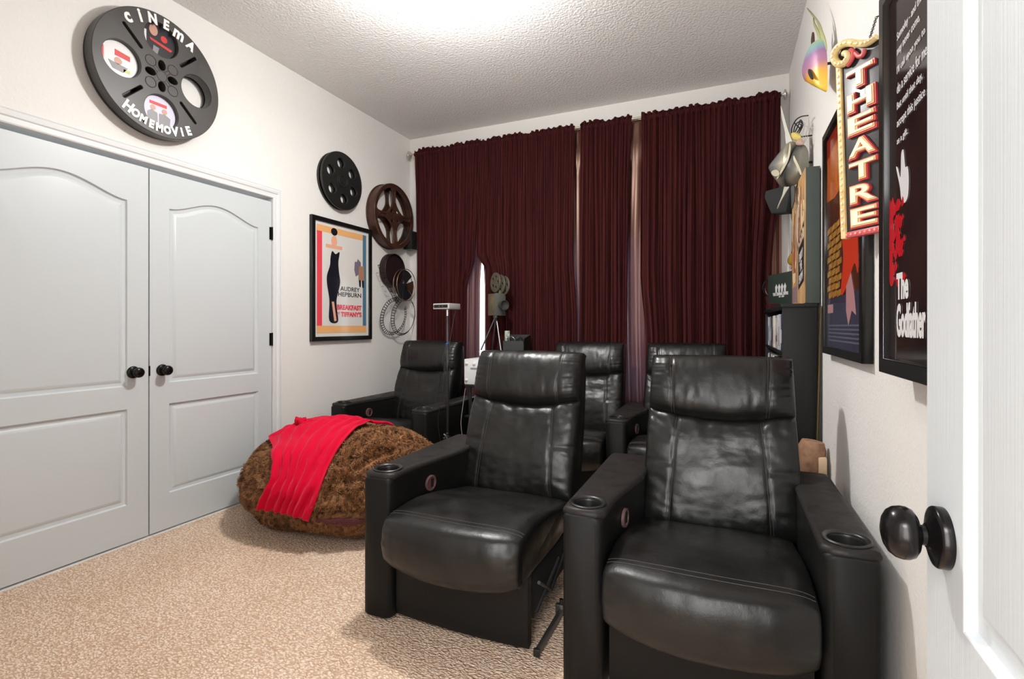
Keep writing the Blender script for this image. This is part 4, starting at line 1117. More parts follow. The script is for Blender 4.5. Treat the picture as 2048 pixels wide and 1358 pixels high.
# ================================================================== GEAR BETWEEN THE BACK RECLINERS
# black cart with a white computer case
cx0, cx1, cy0, cy1 = -1.865, -1.450, 3.40, 3.78
def z_at(px, py, y): return atY(px, py, y).z
zc = z_at(935, 770, cy0)
cart = thing('equipment_cart', 'black equipment cart with two shelves between the back recliners', 'cart', ((cx0 + cx1) / 2, (cy0 + cy1) / 2, 0))
for z in (zc - 0.016, z_at(935, 832, cy0) - 0.014, 0.10):
    bm = bm_new(); bx(bm, cx0, cx1, cy0, cy1, z, z + 0.016, 0.004); obj('shelf', bm, M['shelf'], cart)
for x in (cx0 + 0.035, cx1 - 0.035):
    for y in (cy0 + 0.03, cy1 - 0.03):
        bm = bm_new(); tube(bm, [(x, y, 0.03), (x, y, zc - 0.012)], 0.014, 12); lathe(bm, [(0.02, 0.0), (0.02, 0.03)], Matrix.Translation((x, y, 0)), 12); obj('leg', bm, M['blackplastic'], cart)
zt = z_at(935, 718, cy0 + 0.03)
pc = thing('computer_case', 'white computer case lying flat on the black equipment cart', 'computer', (-1.66, 3.59, zc))
bm = bm_new(); bx(bm, cx0 - 0.012, -1.43, cy0 + 0.02, cy1 - 0.02, zc + 0.002, zt, 0.005); obj('case', bm, M['pcwhite'], pc)
for px, py in ((933, 727), (933, 760), (948, 728)):
    p = atY(px, py, cy0 + 0.02); bm = bm_new(); lathe(bm, [(0.013, 0), (0.012, 0.006), (0.006, 0.012), (0.001, 0.013)], Matrix.Translation((p.x, cy0 + 0.02, p.z)) @ Matrix.Rotation(PI / 2, 4, 'X'), 14); obj('knob', bm, cmat('cream_plastic', (0.7, 0.66, 0.58)), pc)
p = atY(948, 737, cy0 + 0.02); bm = bm_new(); bx(bm, p.x - 0.03, p.x + 0.04, cy0 + 0.018, cy0 + 0.021, p.z - 0.008, p.z + 0.006); obj('slot_trim', bm, cG, pc)
# white paper / box under the shelf
bm = bm_new(); bx(bm, cx0 + 0.06, cx0 + 0.22, cy0 + 0.08, cy0 + 0.30, z_at(935, 832, cy0) + 0.003, zc - 0.03, 0.003)
wb = obj('white_box', bm, cmat('ivory_card', (0.72, 0.68, 0.58)), None); tag(wb, 'small ivory box on the lower shelf of the equipment cart', 'box')
# black cabinet behind carrying the statue and the tray
kx0, kx1, ky0, ky1, kz = -1.90, -1.450, 3.83, 4.06, 0.955
kb = thing('low_cabinet', 'low black cabinet in front of the curtains behind the equipment cart', 'cabinet', ((kx0 + kx1) / 2, (ky0 + ky1) / 2, 0))
bm = bm_new(); bx(bm, kx0 + 0.01, kx1 - 0.01, ky0 + 0.012, ky1, 0, kz - 0.022, 0.003); obj('body', bm, M['shelf'], kb)
bm = bm_new(); bx(bm, kx0, kx1, ky0, ky1, kz - 0.02, kz, 0.004); obj('top', bm, M['shelf'], kb)
for x0, x1 in ((kx0 + 0.015, (kx0 + kx1) / 2 - 0.003), ((kx0 + kx1) / 2 + 0.003, kx1 - 0.015)):
    bm = bm_new(); bx(bm, x0, x1, ky0, ky0 + 0.012, 0.06, kz - 0.03, 0.003); obj('door', bm, M['shelf'], kb)
# film camera statue on a tripod
SY = 3.93
st_ = thing('camera_statue', 'weathered vintage film camera statue on a tripod with three small reels', 'statue', (atY(990, 700, SY).x, SY, kz))
c0_ = atY(974, 632, SY); c1_ = atY(992, 632, SY); z0_ = z_at(985, 631, SY); z1_ = z_at(985, 588, SY)
cam_m = Matrix.Translation((atY(993, 610, SY).x, SY, (z0_ + z1_) / 2)) @ Matrix.Rotation(dg(56), 4, 'Z')
hh_ = (z1_ - z0_) / 2
bm = bm_new(); bx(bm, -0.050, 0.050, -0.062, 0.062, -hh_, hh_, 0.004, mtx=cam_m); obj('camera_body', bm, M['rust'], st_)
bm = bm_new(); bx(bm, -0.052, 0.052, -0.066, -0.060, -hh_ - 0.002, hh_ + 0.002, 0.002, mtx=cam_m); obj('front_plate', bm, cmat('grey_metal_plate', (0.11, 0.115, 0.10), 0.5, 0.3), st_)
bm = bm_new(); lathe(bm, [(0.030, 0.0), (0.030, 0.035), (0.042, 0.037), (0.043, 0.062), (0.037, 0.062), (0.033, 0.050), (0.012, 0.046), (0.001, 0.046)], cam_m @ Matrix.Translation((0.006, -0.064, -0.008)) @ Matrix.Rotation(PI / 2, 4, 'X'), 30, cap=False); obj('lens', bm, M['steel'], st_)
for k, (px, py, s) in enumerate(((991, 565, 1.0), (1000, 569, 1.0), (1009, 571, 0.95))):
    p = atY(px, py, SY); r = 0.086 * s
    mm = Matrix.Translation(p) @ Matrix.Rotation(dg(-36), 4, 'Z') @ Matrix.Rotation(PI / 2, 4, 'X')
    hs = [circ(0.048 * math.cos(dg(72 * q)), 0.048 * math.sin(dg(72 * q)), 0.015, 16) for q in range(5)]
    link('small_reel', curve_mesh('small_reel', [circ(0, 0, r, 40)] + hs, 0.005, 0.001, mm, cmat('aged_pewter', (0.17, 0.155, 0.115), 0.45, 0.5)), st_)
bm = bm_new(); pb_ = atY(1000, 590, SY); tube(bm, [(pb_.x, SY, z1_ - 0.004), (pb_.x, SY, z1_ + 0.03)], 0.014, 8); obj('reel_mount', bm, M['rust'], st_)
tp_ = atY(992, 632, SY)
for (px, y) in ((962, 3.90), (1002, 3.852), (985, 4.03)):
    b = atY(px, 700, y); bm = bm_new(); tube(bm, [(tp_.x, SY, z0_), (b.x, y, kz + 0.001)], [0.006, 0.008], 8); obj('leg', bm, M['steel'], st_)
bm = bm_new(); lathe(bm, [(0.022, -0.02), (0.022, 0.0)], Matrix.Translation((tp_.x, SY, z0_)), 16); obj('tripod_head', bm, M['steel'], st_)
# open black box of bits
TY = 3.86
a_, b_ = atY(1006, 690, TY), atY(1043, 690, TY)
zt_ = z_at(1020, 690, TY)
tb = thing('desk_tray', 'open black box of odds and ends on the low cabinet right of the statue', 'box', ((a_.x + b_.x) / 2, TY + 0.06, kz))
x0, x1, y0, y1 = a_.x, b_.x + 0.015, TY, TY + 0.16
zt_ = kz + 0.085
bm = bm_new()
bx(bm, x0, x1, y0, y0 + 0.006, kz + 0.001, zt_); bx(bm, x0, x1, y1 - 0.006, y1, kz + 0.001, zt_ + 0.05); bx(bm, x0, x0 + 0.006, y0 + 0.006, y1 - 0.006, kz + 0.001, zt_)
bx(bm, x0 + 0.006, x1, y0 + 0.006, y1 - 0.006, kz + 0.001, kz + 0.007)
obj('tray', bm, cmat('dark_green_grey', (0.03, 0.035, 0.033), 0.5), tb)
bm = bm_new()
prism(bm, [Vector((x1, y0, kz + 0.002)), Vector((x1, y1, kz + 0.002)), Vector((x1, y1, zt_ + 0.05)), Vector((x1, y0 + 0.02, zt_ + 0.02)), Vector((x1, y0, zt_))], (0.006, 0, 0)); obj('side_panel', bm, M['blackplastic'], tb)
bm = bm_new(); p = atY(1015, 672, TY + 0.07); bx(bm, p.x - 0.022, p.x + 0.022, TY + 0.06, TY + 0.075, kz + 0.02, p.z + 0.045, 0.002, mtx=None)
cd = obj('circuit_card', bm, nmat('green_card', (0.05, 0.16, 0.08), 0.5, var=(60, (0.5, 0.5, 0.45), 0.35))); tag(cd, 'green and white patterned card standing in the open black box', 'card')
hp = thing('headphones', 'pair of grey headphones lying in the open black box', 'headphones', (x0 + 0.06, TY + 0.1, kz + 0.06))
bm = bm_new(); p = atY(1033, 688, TY + 0.08)
for sx_ in (-1, 1):
    b2_ = bm_new(); lathe(b2_, [(0.001, -0.012), (0.028, -0.012), (0.034, -0.004), (0.034, 0.008), (0.026, 0.014), (0.001, 0.012)], Matrix.Translation((p.x + sx_ * 0.012 - (0.065 if sx_ < 0 else 0), TY + 0.09 + sx_ * 0.015, kz + 0.085)) @ Matrix.Rotation(PI / 2, 4, 'X') @ Matrix.Rotation(0.5 * sx_, 4, 'Y'), 22, cap=False)
    obj('ear_cup', b2_, M['blackplastic'] if sx_ > 0 else M['steel'], hp)
tube(bm, [(p.x - 0.055 - 0.045 * math.cos(PI * k / 10), TY + 0.075, kz + 0.075 + 0.045 * math.sin(PI * k / 10)) for k in range(11)], 0.004, 6); obj('headband', bm, M['steel'], hp)

# depth sensor on a pole
PY_ = 3.10
pt = atY(895, 612, PY_); pbt = atY(897, 878, PY_)
po = thing('camera_monopod', 'tall black monopod stand in front of the back left recliner', 'stand', (pt.x, PY_, 0))
xz = pt.x
def zp(py): return atY(895, py, PY_).z
bm = bm_new(); tube(bm, [(xz, PY_, 0.02), (xz, PY_, zp(730))], 0.0105, 12); obj('lower_pole', bm, M['blackplastic'], po)
bm = bm_new(); tube(bm, [(xz, PY_, zp(735)), (xz, PY_, zp(632))], 0.0075, 12); obj('upper_pole', bm, cmat('grey_pole', (0.09, 0.09, 0.09), 0.3, 0.5), po)
bm = bm_new(); tube(bm, [(xz, PY_, zp(632)), (xz, PY_, zp(619))], 0.008, 12); obj('mount_screw', bm, M['chrome'], po)
bm = bm_new(); lathe(bm, [(0.016, -0.03), (0.018, -0.02), (0.018, 0.02), (0.014, 0.03)], Matrix.Translation((xz, PY_, zp(733))), 18); tube(bm, [(xz, PY_, zp(733)), (xz + 0.035, PY_ - 0.01, zp(731))], [0.008, 0.014], 10); obj('clamp_knob', bm, M['blackplastic'], po)
bm = bm_new(); tube(bm, [(xz - 0.008, PY_ - 0.009, zp(688)), (xz + 0.010, PY_ - 0.009, zp(688))], 0.005, 8); lathe(bm, [(0.0088, -0.006), (0.0088, 0.006)], Matrix.Translation((xz, PY_, zp(688))), 14); obj('strap', bm, M['blue'], po)
for k in range(3):
    a = dg(90 + 120 * k); bm = bm_new(); tube(bm, [(xz, PY_, 0.12), (xz + 0.065 * math.cos(a), PY_ + 0.065 * math.sin(a), 0.012)], 0.007, 8); obj('foot', bm, M['blackplastic'], po)
bm = bm_new(); zk = zp(872)
for k in range(5):
    a = 2 * PI * k / 5; tube(bm, [(xz, PY_ - 0.012, zk), (xz + 0.026 * math.cos(a), PY_ - 0.016, zk + 0.026 * math.sin(a))], [0.006, 0.008], 8)
obj('spoked_knob', bm, M['steel'], po)
sm = Matrix.Translation((xz, PY_, (zp(607) + zp(619)) / 2)) @ Matrix.Rotation(dg(42), 4, 'Z')
h_ = (zp(607) - zp(619)) / 2 * 0.95
se = thing('depth_sensor', 'silver box sensor with a dark lens window on top of the monopod', 'sensor', (xz, PY_, zp(619)))
# body: wide silver bar, window on its long left side
bm = bm_new(); bx(bm, -0.078, 0.066, -0.066, 0.066, -h_, h_, 0.004, mtx=Matrix.Translation((xz, PY_, (zp(607) + zp(619)) / 2)) @ Matrix.Rotation(dg(-7), 4, 'Z')); obj('housing', bm, M['aluminium'], se)
sm = Matrix.Translation((xz, PY_, (zp(607) + zp(619)) / 2)) @ Matrix.Rotation(dg(-7), 4, 'Z')
bm = bm_new(); bx(bm, -0.070, 0.052, -0.0675, -0.065, -h_ * 0.55, h_ * 0.55, 0.0015, mtx=sm); obj('lens_window', bm, M['slot'], se)
for x in (-0.068, -0.02, 0.008):
    bm = bm_new(); lathe(bm, [(0.006, 0), (0.006, 0.002), (0.001, 0.0025)], sm @ Matrix.Translation((x, -0.0675, 0)) @ Matrix.Rotation(PI / 2, 4, 'X'), 12); obj('lens', bm, M['steel'], se)
def cable(name, pts, r, mat, label, cat='cable'):
    bm = bm_new(); tube(bm, catmull([Vector(p) for p in pts], 8, False), r, 6); return tag(obj(name, bm, mat), label, cat)
cable('sensor_cable', [(xz + 0.05, PY_ + 0.03, zp(617)), (xz + 0.035, PY_ + 0.012, zp(650)), (xz + 0.014, PY_ + 0.004, zp(686)), (xz - 0.004, PY_ - 0.018, zp(705)), (xz - 0.028, PY_ - 0.02, zp(780)), (xz - 0.06, PY_ - 0.03, zp(840)), (xz - 0.04, PY_ - 0.03, zp(890)), (xz - 0.05, PY_ - 0.03, 0.05)], 0.0022, M['blackplastic'], 'thin black cable running from the silver sensor down the monopod')
cable('white_cable', [tuple(atY(958, 706, 3.80) + Vector((0, 0, 0.01))), tuple(atY(975, 704, 3.80)), tuple(atY(988, 702, 3.80)), tuple(atY(1000, 703, 3.80)), tuple(atY(1003, 715, 3.80))], 0.004, M['mount'], 'white cable arching beside the camera statue')
c1_ = atY(932, 745, 3.37)
cable('grey_cable', [(c1_.x, 3.36, zc - 0.02), tuple(atY(926, 810, 3.36)), tuple(atY(922, 850, 3.34)), tuple(atY(930, 885, 3.34)), tuple(atY(955, 900, 3.34))], 0.0028, cmat('grey_rubber', (0.25, 0.25, 0.24)), 'grey cable looping down in front of the equipment cart')
bl_ = atY(915, 700, 3.80)
bm = bm_new()
for k in range(3): tube(bm, [(bl_.x - 0.01 + 0.012 * k, 3.80 + 0.075 * math.cos(a), bl_.z - 0.03 + 0.06 * math.sin(a)) for a in [2 * PI * q / 28 for q in range(28)]], 0.0065, 8, closed=True)
tag(obj('blue_hose_coil', bm, M['blue']), 'coil of blue cable hooked behind the back left recliner headrest', 'cable')

# ================================================================== RIGHT WALL
# --- media shelf
HX0, HX1, HY0, HY1, HZ = 0.245, 0.398, 2.81, 4.02, 1.275
sh = thing('media_shelf', 'tall black media shelf against the right wall near the curtains', 'shelf', ((HX0 + HX1) / 2, (HY0 + HY1) / 2, 0))
bm = bm_new(); bx(bm, HX0 + 0.004, HX1, HY0, HY0 + 0.018, 0.0, HZ - 0.018, 0.001); obj('side_panel', bm, M['shelf'], sh)
bm = bm_new(); bx(bm, HX0 + 0.004, HX1, HY1 - 0.018, HY1, 0.0, HZ - 0.018, 0.001); obj('side_panel', bm, M['shelf'], sh)
bm = bm_new(); bx(bm, HX0 - 0.004, HX1 + 0.002, HY0 - 0.004, HY1 + 0.004, HZ - 0.018, HZ, 0.002); obj('top', bm, M['shelf'], sh)
bm = bm_new(); bx(bm, HX1 - 0.006, HX1, HY0 + 0.018, HY1 - 0.018, 0.03, HZ - 0.018); obj('back_panel', bm, M['blackmatte'], sh)
levels = [0.06, 0.30, 0.545, 0.79, 1.035]
for z in levels:
    bm = bm_new(); bx(bm, HX0 + 0.006, HX1 - 0.006, HY0 + 0.018, HY1 - 0.018, z - 0.016, z); obj('shelf_board', bm, M['shelf'], sh)
rd = random.Random(11)
spines = [('white', (0.72, 0.70, 0.68)), ('white', (0.72, 0.70, 0.68)), ('white', (0.72, 0.70, 0.68)), ('black', (0.03, 0.03, 0.03)), ('silver', (0.42, 0.42, 0.44)), ('black', (0.03, 0.03, 0.03)), ('grey', (0.22, 0.22, 0.23)), ('dark red', (0.22, 0.03, 0.03)), ('dark green', (0.06, 0.09, 0.07)), ('cream', (0.62, 0.56, 0.46)), ('navy', (0.04, 0.05, 0.12))]
band = [('red', (0.20, 0.04, 0.04)), ('black', (0.03, 0.03, 0.03)), ('pale', (0.7, 0.7, 0.72)), ('black', (0.03, 0.03, 0.03)), ('gold', (0.5, 0.36, 0.12)), ('blue', (0.08, 0.12, 0.24)), ('pale', (0.7, 0.7, 0.72))]
for li, z in ((4, 1.035), (3, 0.79)):
    y = HY0 + 0.022; n = 0; order = 0
    while y < HY1 - 0.06:
        w = rd.choice((0.015, 0.015, 0.028, 0.034, 0.045)); h = rd.choice((0.191, 0.191, 0.194, 0.178)); cname, c = rd.choice(spines); bname, bc = rd.choice(band)
        d = rd.uniform(0.0, 0.012)
        o = thing('disc_case', '', 'disc case', (HX0 + 0.07, y + w / 2, z), 0, 'disc cases on the media shelf')
        pos = order + 1; row = 'top row' if li == 4 else 'second row'
        order += 1
        o['label'] = '%s disc case with %s spine band, %s from the near end, %s' % (cname, bname, ['first', 'second', 'third', 'fourth', 'fifth', 'sixth', 'seventh', 'eighth', 'ninth', 'tenth', 'eleventh', 'twelfth'][pos - 1] if pos <= 12 else '%dth' % pos if pos % 10 > 3 or pos < 20 or pos % 10 == 0 else '%d%s' % (pos, {1: 'st', 2: 'nd', 3: 'rd'}[pos % 10]), row)
        bm = bm_new(); bx(bm, HX0 + 0.010 + d, HX0 + 0.140 + d * 0.3, y + 0.0004, y + w - 0.0006, z, z + h, 0.0008, 1); obj('case', bm, cmat('case_' + cname.replace(' ', '_'), c, 0.3), o)
        bm = bm_new(); bx(bm, HX0 + 0.0094 + d, HX0 + 0.0102 + d, y + 0.002, y + w - 0.002, z + 0.02 + rd.uniform(0, 0.03), z + h * rd.uniform(0.4, 0.8)); obj('spine_print', bm, cmat('band_' + bname, bc, 0.35), o)
        y += w + rd.choice((0, 0, 0.0, 0.006))
# --- boxed set with four figures facing the room
bsx0, bsx1 = atT(1536, 560, 3.45), atT(1587, 560, 3.0)
B0 = atT(1536, 600, 3.42); B1 = atT(1586, 600, 3.10); B0.z = B1.z = HZ
bxd = (B1 - B0); bw = bxd.length; ang = math.atan2(bxd.y, bxd.x)
ztb = atT(1586, 541, 3.10).z
bs = thing('boxed_set', 'dark green boxed set with four white figures standing on the media shelf', 'box set', tuple(B0.lerp(B1, 0.5)))
bmx = Matrix.Translation(B0) @ Matrix.Rotation(ang, 4, 'Z')
bh = ztb - HZ
bm = bm_new(); bx(bm, 0, bw, 0, 0.045, 0.002, bh, 0.002, mtx=bmx); dk = cmat('dark_green_board', (0.035, 0.050, 0.042), 0.35); obj('slipcase', bm, dk, bs)
fm = bmx @ Matrix(((1, 0, 0, 0), (0, 0, -1, -0.0006), (0, 1, 0, 0), (0, 0, 0, 1)))
def figp(cx, cz, s): return [(cx + x * s, cz + y * s) for x, y in ((-0.20, 0), (-0.24, 0.45), (-0.30, 0.62), (-0.22, 0.80), (-0.08, 0.86), (-0.08, 1.0), (0.06, 1.02), (0.08, 0.86), (0.22, 0.78), (0.28, 0.55), (0.18, 0.42), (0.16, 0.0), (0.02, 0.0), (0, 0.35), (-0.04, 0.0))]
for k in range(4): link('white_figure', curve_mesh('white_figure', [figp(bw * (0.36 + 0.115 * k), bh * 0.47, bh * 0.23)], 0.0004, 0, fm, cW), bs)
link('lettering', text_mesh('lettering', 'THE CRIMINAL EMPIRE', bh * 0.115, 0.0004, fm @ Matrix.Translation((bw * 0.52, bh * 0.42, 0)), cW, bw * 0.74 / (bh * 0.115 * 12.2), 0.0012), bs)
link('date_line', text_mesh('date_line', '1931 - 2004', bh * 0.06, 0.0004, fm @ Matrix.Translation((bw * 0.56, bh * 0.345, 0)), cW, 1.0, 0.0006), bs)
# --- dark pot with wire ring at the far end of the shelf, small dish
gy = 3.96; gp = atT(1524, 600, 3.62)
gp = Vector((0.285, 3.88, HZ))
tr = thing('wire_trophy', 'small maroon pot with a black wire ring at the far end of the shelf', 'ornament', tuple(gp))
bm = bm_new(); lathe(bm, [(0.02, 0), (0.024, 0.004), (0.045, 0.085), (0.047, 0.09), (0.04, 0.086), (0.001, 0.03)], Matrix.Translation(gp), 24, cap=False); obj('pot', bm, cmat('maroon_glaze', (0.07, 0.02, 0.018), 0.4), tr)
bm = bm_new()
for k in range(3):
    a = dg(20 + 55 * k); tube(bm, [(gp.x + 0.065 * math.cos(t) * math.cos(a), gp.y + 0.065 * math.cos(t) * math.sin(a), gp.z + 0.155 + 0.065 * math.sin(t)) for t in [2 * PI * q / 30 for q in range(30)]], 0.003, 6, closed=True)
obj('wire_ring', bm, M['blackplastic'], tr)
bm = bm_new(); q0 = Vector((0.262, 3.40, HZ)); lathe(bm, [(0.001, 0.001), (0.03, 0.001), (0.05, 0.02), (0.052, 0.022), (0.046, 0.022), (0.001, 0.006)], Matrix.Translation(q0), 24, cap=False)
tag(obj('maroon_dish', bm, cmat('maroon_gloss', (0.16, 0.03, 0.035), 0.25)), 'shallow maroon dish on the front edge of the media shelf', 'dish')
# --- clapperboard canvas standing on the shelf
VX0, VX1, VY0, VY1 = 0.350, 0.412, 2.815, 3.36
vz0, vz1 = HZ + 0.001, 1.942
cv = thing('canvas_print', 'deep-edged canvas with a clapperboard picture standing on the media shelf', 'canvas picture', ((VX0 + VX1) / 2, (VY0 + VY1) / 2, HZ))
bm = bm_new(); bx(bm, VX0 + 0.002, VX1, VY0, VY1, vz0, vz1, 0.003); obj('box_edge', bm, cmat('canvas_edge_green', (0.040, 0.052, 0.046), 0.6), cv)
cm_ = wallR((VY0 + VY1) / 2, (vz0 + vz1) / 2, XR - VX0)      # x to the right as seen = -Y
vw, vh = (VY1 - VY0) / 2 - 0.002, (vz1 - vz0) / 2 - 0.002
gold = nmat('canvas_gold_print', (0.42, 0.21, 0.08), 0.55, var=(9, (0.66, 0.42, 0.20), 0.5))
pl = link('picture', curve_mesh('picture', [rect(-vw, vw, -vh, vh)], 0.0015, 0, cm_, gold), cv)
def cs(pts, mat, z=0.0020, name='printed_shape'): return link(name, curve_mesh(name, [[(-vw + 2 * vw * x, vh - 2 * vh * y) for x, y in pts]], 0.0003, 0, cm_ @ Matrix.Translation((0, 0, z)), mat), pl)
pur = cmat('canvas_mauve', (0.30, 0.20, 0.22), 0.5); brn = cmat('canvas_brown', (0.22, 0.09, 0.04), 0.5); crm = cmat('canvas_cream', (0.85, 0.70, 0.42), 0.5); blk2 = cmat('canvas_black', (0.02, 0.02, 0.025), 0.5)
cs([(0.0, 0.0), (0.04, 0), (0.04, 1), (0, 1)], brn)
for k in range(9):
    x = 0.06 + 0.10 * k; y = 0.15 + 0.07 * (k % 3)
    cs([(x, y), (x + 0.05, y + 0.02), (x + 0.035, y + 0.30), (x - 0.012, y + 0.25)], (crm, brn, pur, gold)[k % 4] if k % 4 != 3 else crm)
rm_ = random.Random(9)
for k in range(46):
    x = rm_.uniform(0.05, 0.90); y = rm_.uniform(0.03, 0.52 if x > 0.45 else 0.90); w_ = rm_.uniform(0.03, 0.07); q_ = rm_.uniform(0.04, 0.13); sk = rm_.uniform(-0.04, 0.04)
    cs([(x, y), (x + w_, y + 0.02), (x + w_ * 0.7 + sk, y + q_), (x - w_ * 0.2 + sk, y + q_ * 0.85)], (crm, brn, pur, cmat('canvas_orange', (0.72, 0.34, 0.08), 0.5), cmat('canvas_rose', (0.50, 0.26, 0.20), 0.5))[k % 5], 0.0016 + 0.000008 * k)
cs([(0.40, 0.02), (0.46, 0.02), (0.45, 0.98), (0.41, 0.98)], pur, 0.0023)
cs([(0.10, 0.55), (0.22, 0.48), (0.30, 0.62), (0.20, 0.78)], cmat('canvas_rust', (0.45, 0.10, 0.05), 0.5)); cs([(0.12, 0.72), (0.30, 0.72), (0.28, 0.80), (0.14, 0.82)], crm, 0.0022); cs([(0.05, 0.84), (0.40, 0.84), (0.40, 0.97), (0.05, 0.97)], pur, 0.0019)
cs([(0.55, 0.56), (0.93, 0.50), (0.93, 0.83), (0.55, 0.88)], blk2, 0.0024)
cs([(0.55, 0.50), (0.93, 0.38), (0.93, 0.42), (0.55, 0.54)], blk2, 0.0024)
for k in range(4): x = 0.58 + 0.09 * k; cs([(x, 0.545 - 0.028 * k), (x + 0.045, 0.532 - 0.028 * k), (x + 0.03, 0.500 - 0.028 * k), (x - 0.015, 0.512 - 0.028 * k)], cW, 0.0029)
for k, wd in enumerate(('ENJOY', 'THE', 'SHOW')):
    m2 = cm_ @ Matrix.Translation((-vw + 2 * vw * 0.74, vh - 2 * vh * (0.625 + 0.085 * k), 0.003)) @ Matrix.Rotation(0.16, 4, 'Z')
    link('lettering', text_mesh('lettering', wd, 0.062, 0.0004, m2, cW, 0.75, 0.001), pl)
# leaning gold-edged board between shelf and wall
lb = thing('leaning_board', 'thin black board with a gold edge leaning between the shelf and right wall', 'board', (0.39, 2.80, 0))
lm = Matrix.Translation((0.398, 2.800, 0.006)) @ Matrix.Rotation(dg(0.9), 4, 'Y')
bm = bm_new(); prism(bm, [Vector((0.378, 2.778, 0.003)), Vector((0.3825, 2.778, 0.003)), Vector((0.412, 2.778, 1.262)), Vector((0.4085, 2.778, 1.262))], (0, 0.026, 0)); obj('edge', bm, cmat('gold_edge', (0.13, 0.085, 0.03), 0.4, 0.4), lb)
bm = bm_new(); prism(bm, [Vector((0.3845, 2.780, 0.003)), Vector((0.4155, 2.780, 0.003)), Vector((0.4160, 2.780, 1.24)), Vector((0.4135, 2.780, 1.262))], (0, 0.024, 0)); obj('panel', bm, cmat('olive_black_board', (0.025, 0.022, 0.014), 0.6), lb)
# small brown cushion and blocks behind the nearest recliner
bm = bm_new()
lathe(bm, [(0.001, 0), (0.05, 0.0), (0.062, 0.04), (0.058, 0.11), (0.045, 0.145), (0.001, 0.150)], Matrix.Translation((0.337, 2.62, 0.50)) @ Matrix.Rotation(0.12, 4, 'Y') , 10)
# crate carrying them
cr = bm_new(); bx(cr, 0.27, 0.405, 2.54, 2.70, 0.0, 0.495, 0.004); tag(obj('cardboard_box', cr, cmat('brown_card', (0.28, 0.17, 0.09), 0.7)), 'narrow brown cardboard box on the floor behind the nearest recliner', 'box')
tag(obj('brown_pouch', bm, nmat('brown_woven', (0.22, 0.10, 0.05), 0.8, var=(40, (0.36, 0.20, 0.12), 0.5)), angle=60), 'brown woven pouch peeking over the back of the nearest recliner armrest', 'pouch')
bm = bm_new(); bx(bm, 0.368, 0.402, 2.56, 2.60, 0.497, 0.585, 0.006); tag(obj('wooden_block', bm, cmat('pale_wood', (0.62, 0.44, 0.28), 0.6)), 'small pale wooden block next to the brown pouch', 'block')
# green foil packet between the recliners
gp2 = atY(1275, 942, 2.68)
bm = bm_new(); r = grid(bm, 12, 8, lambda i, j: Vector((gp2.x - 0.05 + 0.1 * i / 11, 2.66 + 0.07 * j / 7, 0.40 + 0.012 * nz(i * 0.9, j * 0.8, 3) + 0.006 * i)))
bmesh.ops.solidify(bm, geom=bm.faces[:], thickness=0.004)
# keep the packet on a small side box so it does not float
for v in bm.verts: v.co.z += 0.0
sb = bm_new(); bx(sb, gp2.x - 0.06, gp2.x + 0.06, 2.64, 2.76, 0.0, 0.392, 0.004)
tag(obj('black_storage_box', sb, M['shelf']), 'small black storage box on the carpet between the two recliner rows', 'box')
tag(obj('snack_packet', bm, nmat('green_foil', (0.04, 0.20, 0.06), 0.2, metal=0.5, var=(50, (0.6, 0.6, 0.1), 0.4)), angle=180), 'crinkled green and yellow foil packet between the recliner rows', 'packet')

# --- metal fish
def fish_part(name, par, plane, mtx_pts, th, mat, bulge=0.0, res=5, smooth=True):
    """closed outline given as pixel pairs on a plane, inflated to a lens or a thin plate"""
    p0, n = plane; n = Vector(n).normalized()
    P = [atPlane(px, py, p0, n) for px, py in mtx_pts]
    out = catmull(P, res) if smooth else P
    c = sum(out, Vector()) / len(out); bm = bm_new()
    if bulge > 0:
        ringsN = 7; m = len(out)
        for sgn, th_ in ((1, bulge), (-1, th)):
            prev = [bm.verts.new(q) for q in out] if sgn == 1 else first
            if sgn == 1: first = prev
            for r in range(1, ringsN):
                f = 1 - r / ringsN; h = th_ * math.sqrt(max(0, 1 - f * f))
                cur = [bm.verts.new(c + (q - c) * f + n * h * sgn) for q in out]
                for k in range(m): bm.faces.new((prev[k], prev[(k + 1) % m], cur[(k + 1) % m], cur[k]))
                prev = cur
            v = bm.verts.new(c + n * th_ * sgn)
            for k in range(m): bm.faces.new((prev[k], prev[(k + 1) % m], v))
    else:
        prism(bm, [q - n * th / 2 for q in out], n * th)
    return obj(name, bm, mat, par, angle=70)
def facing(p0, dirxy):     # plane containing the vertical and dirxy, normal towards the room
    d = Vector((dirxy[0], dirxy[1], 0)).normalized(); n = Vector((d.y, -d.x, 0))
    if n.dot(Vector((-p0[0], -p0[1], 0))) < 0: n = -n
    return (Vector(p0), n)
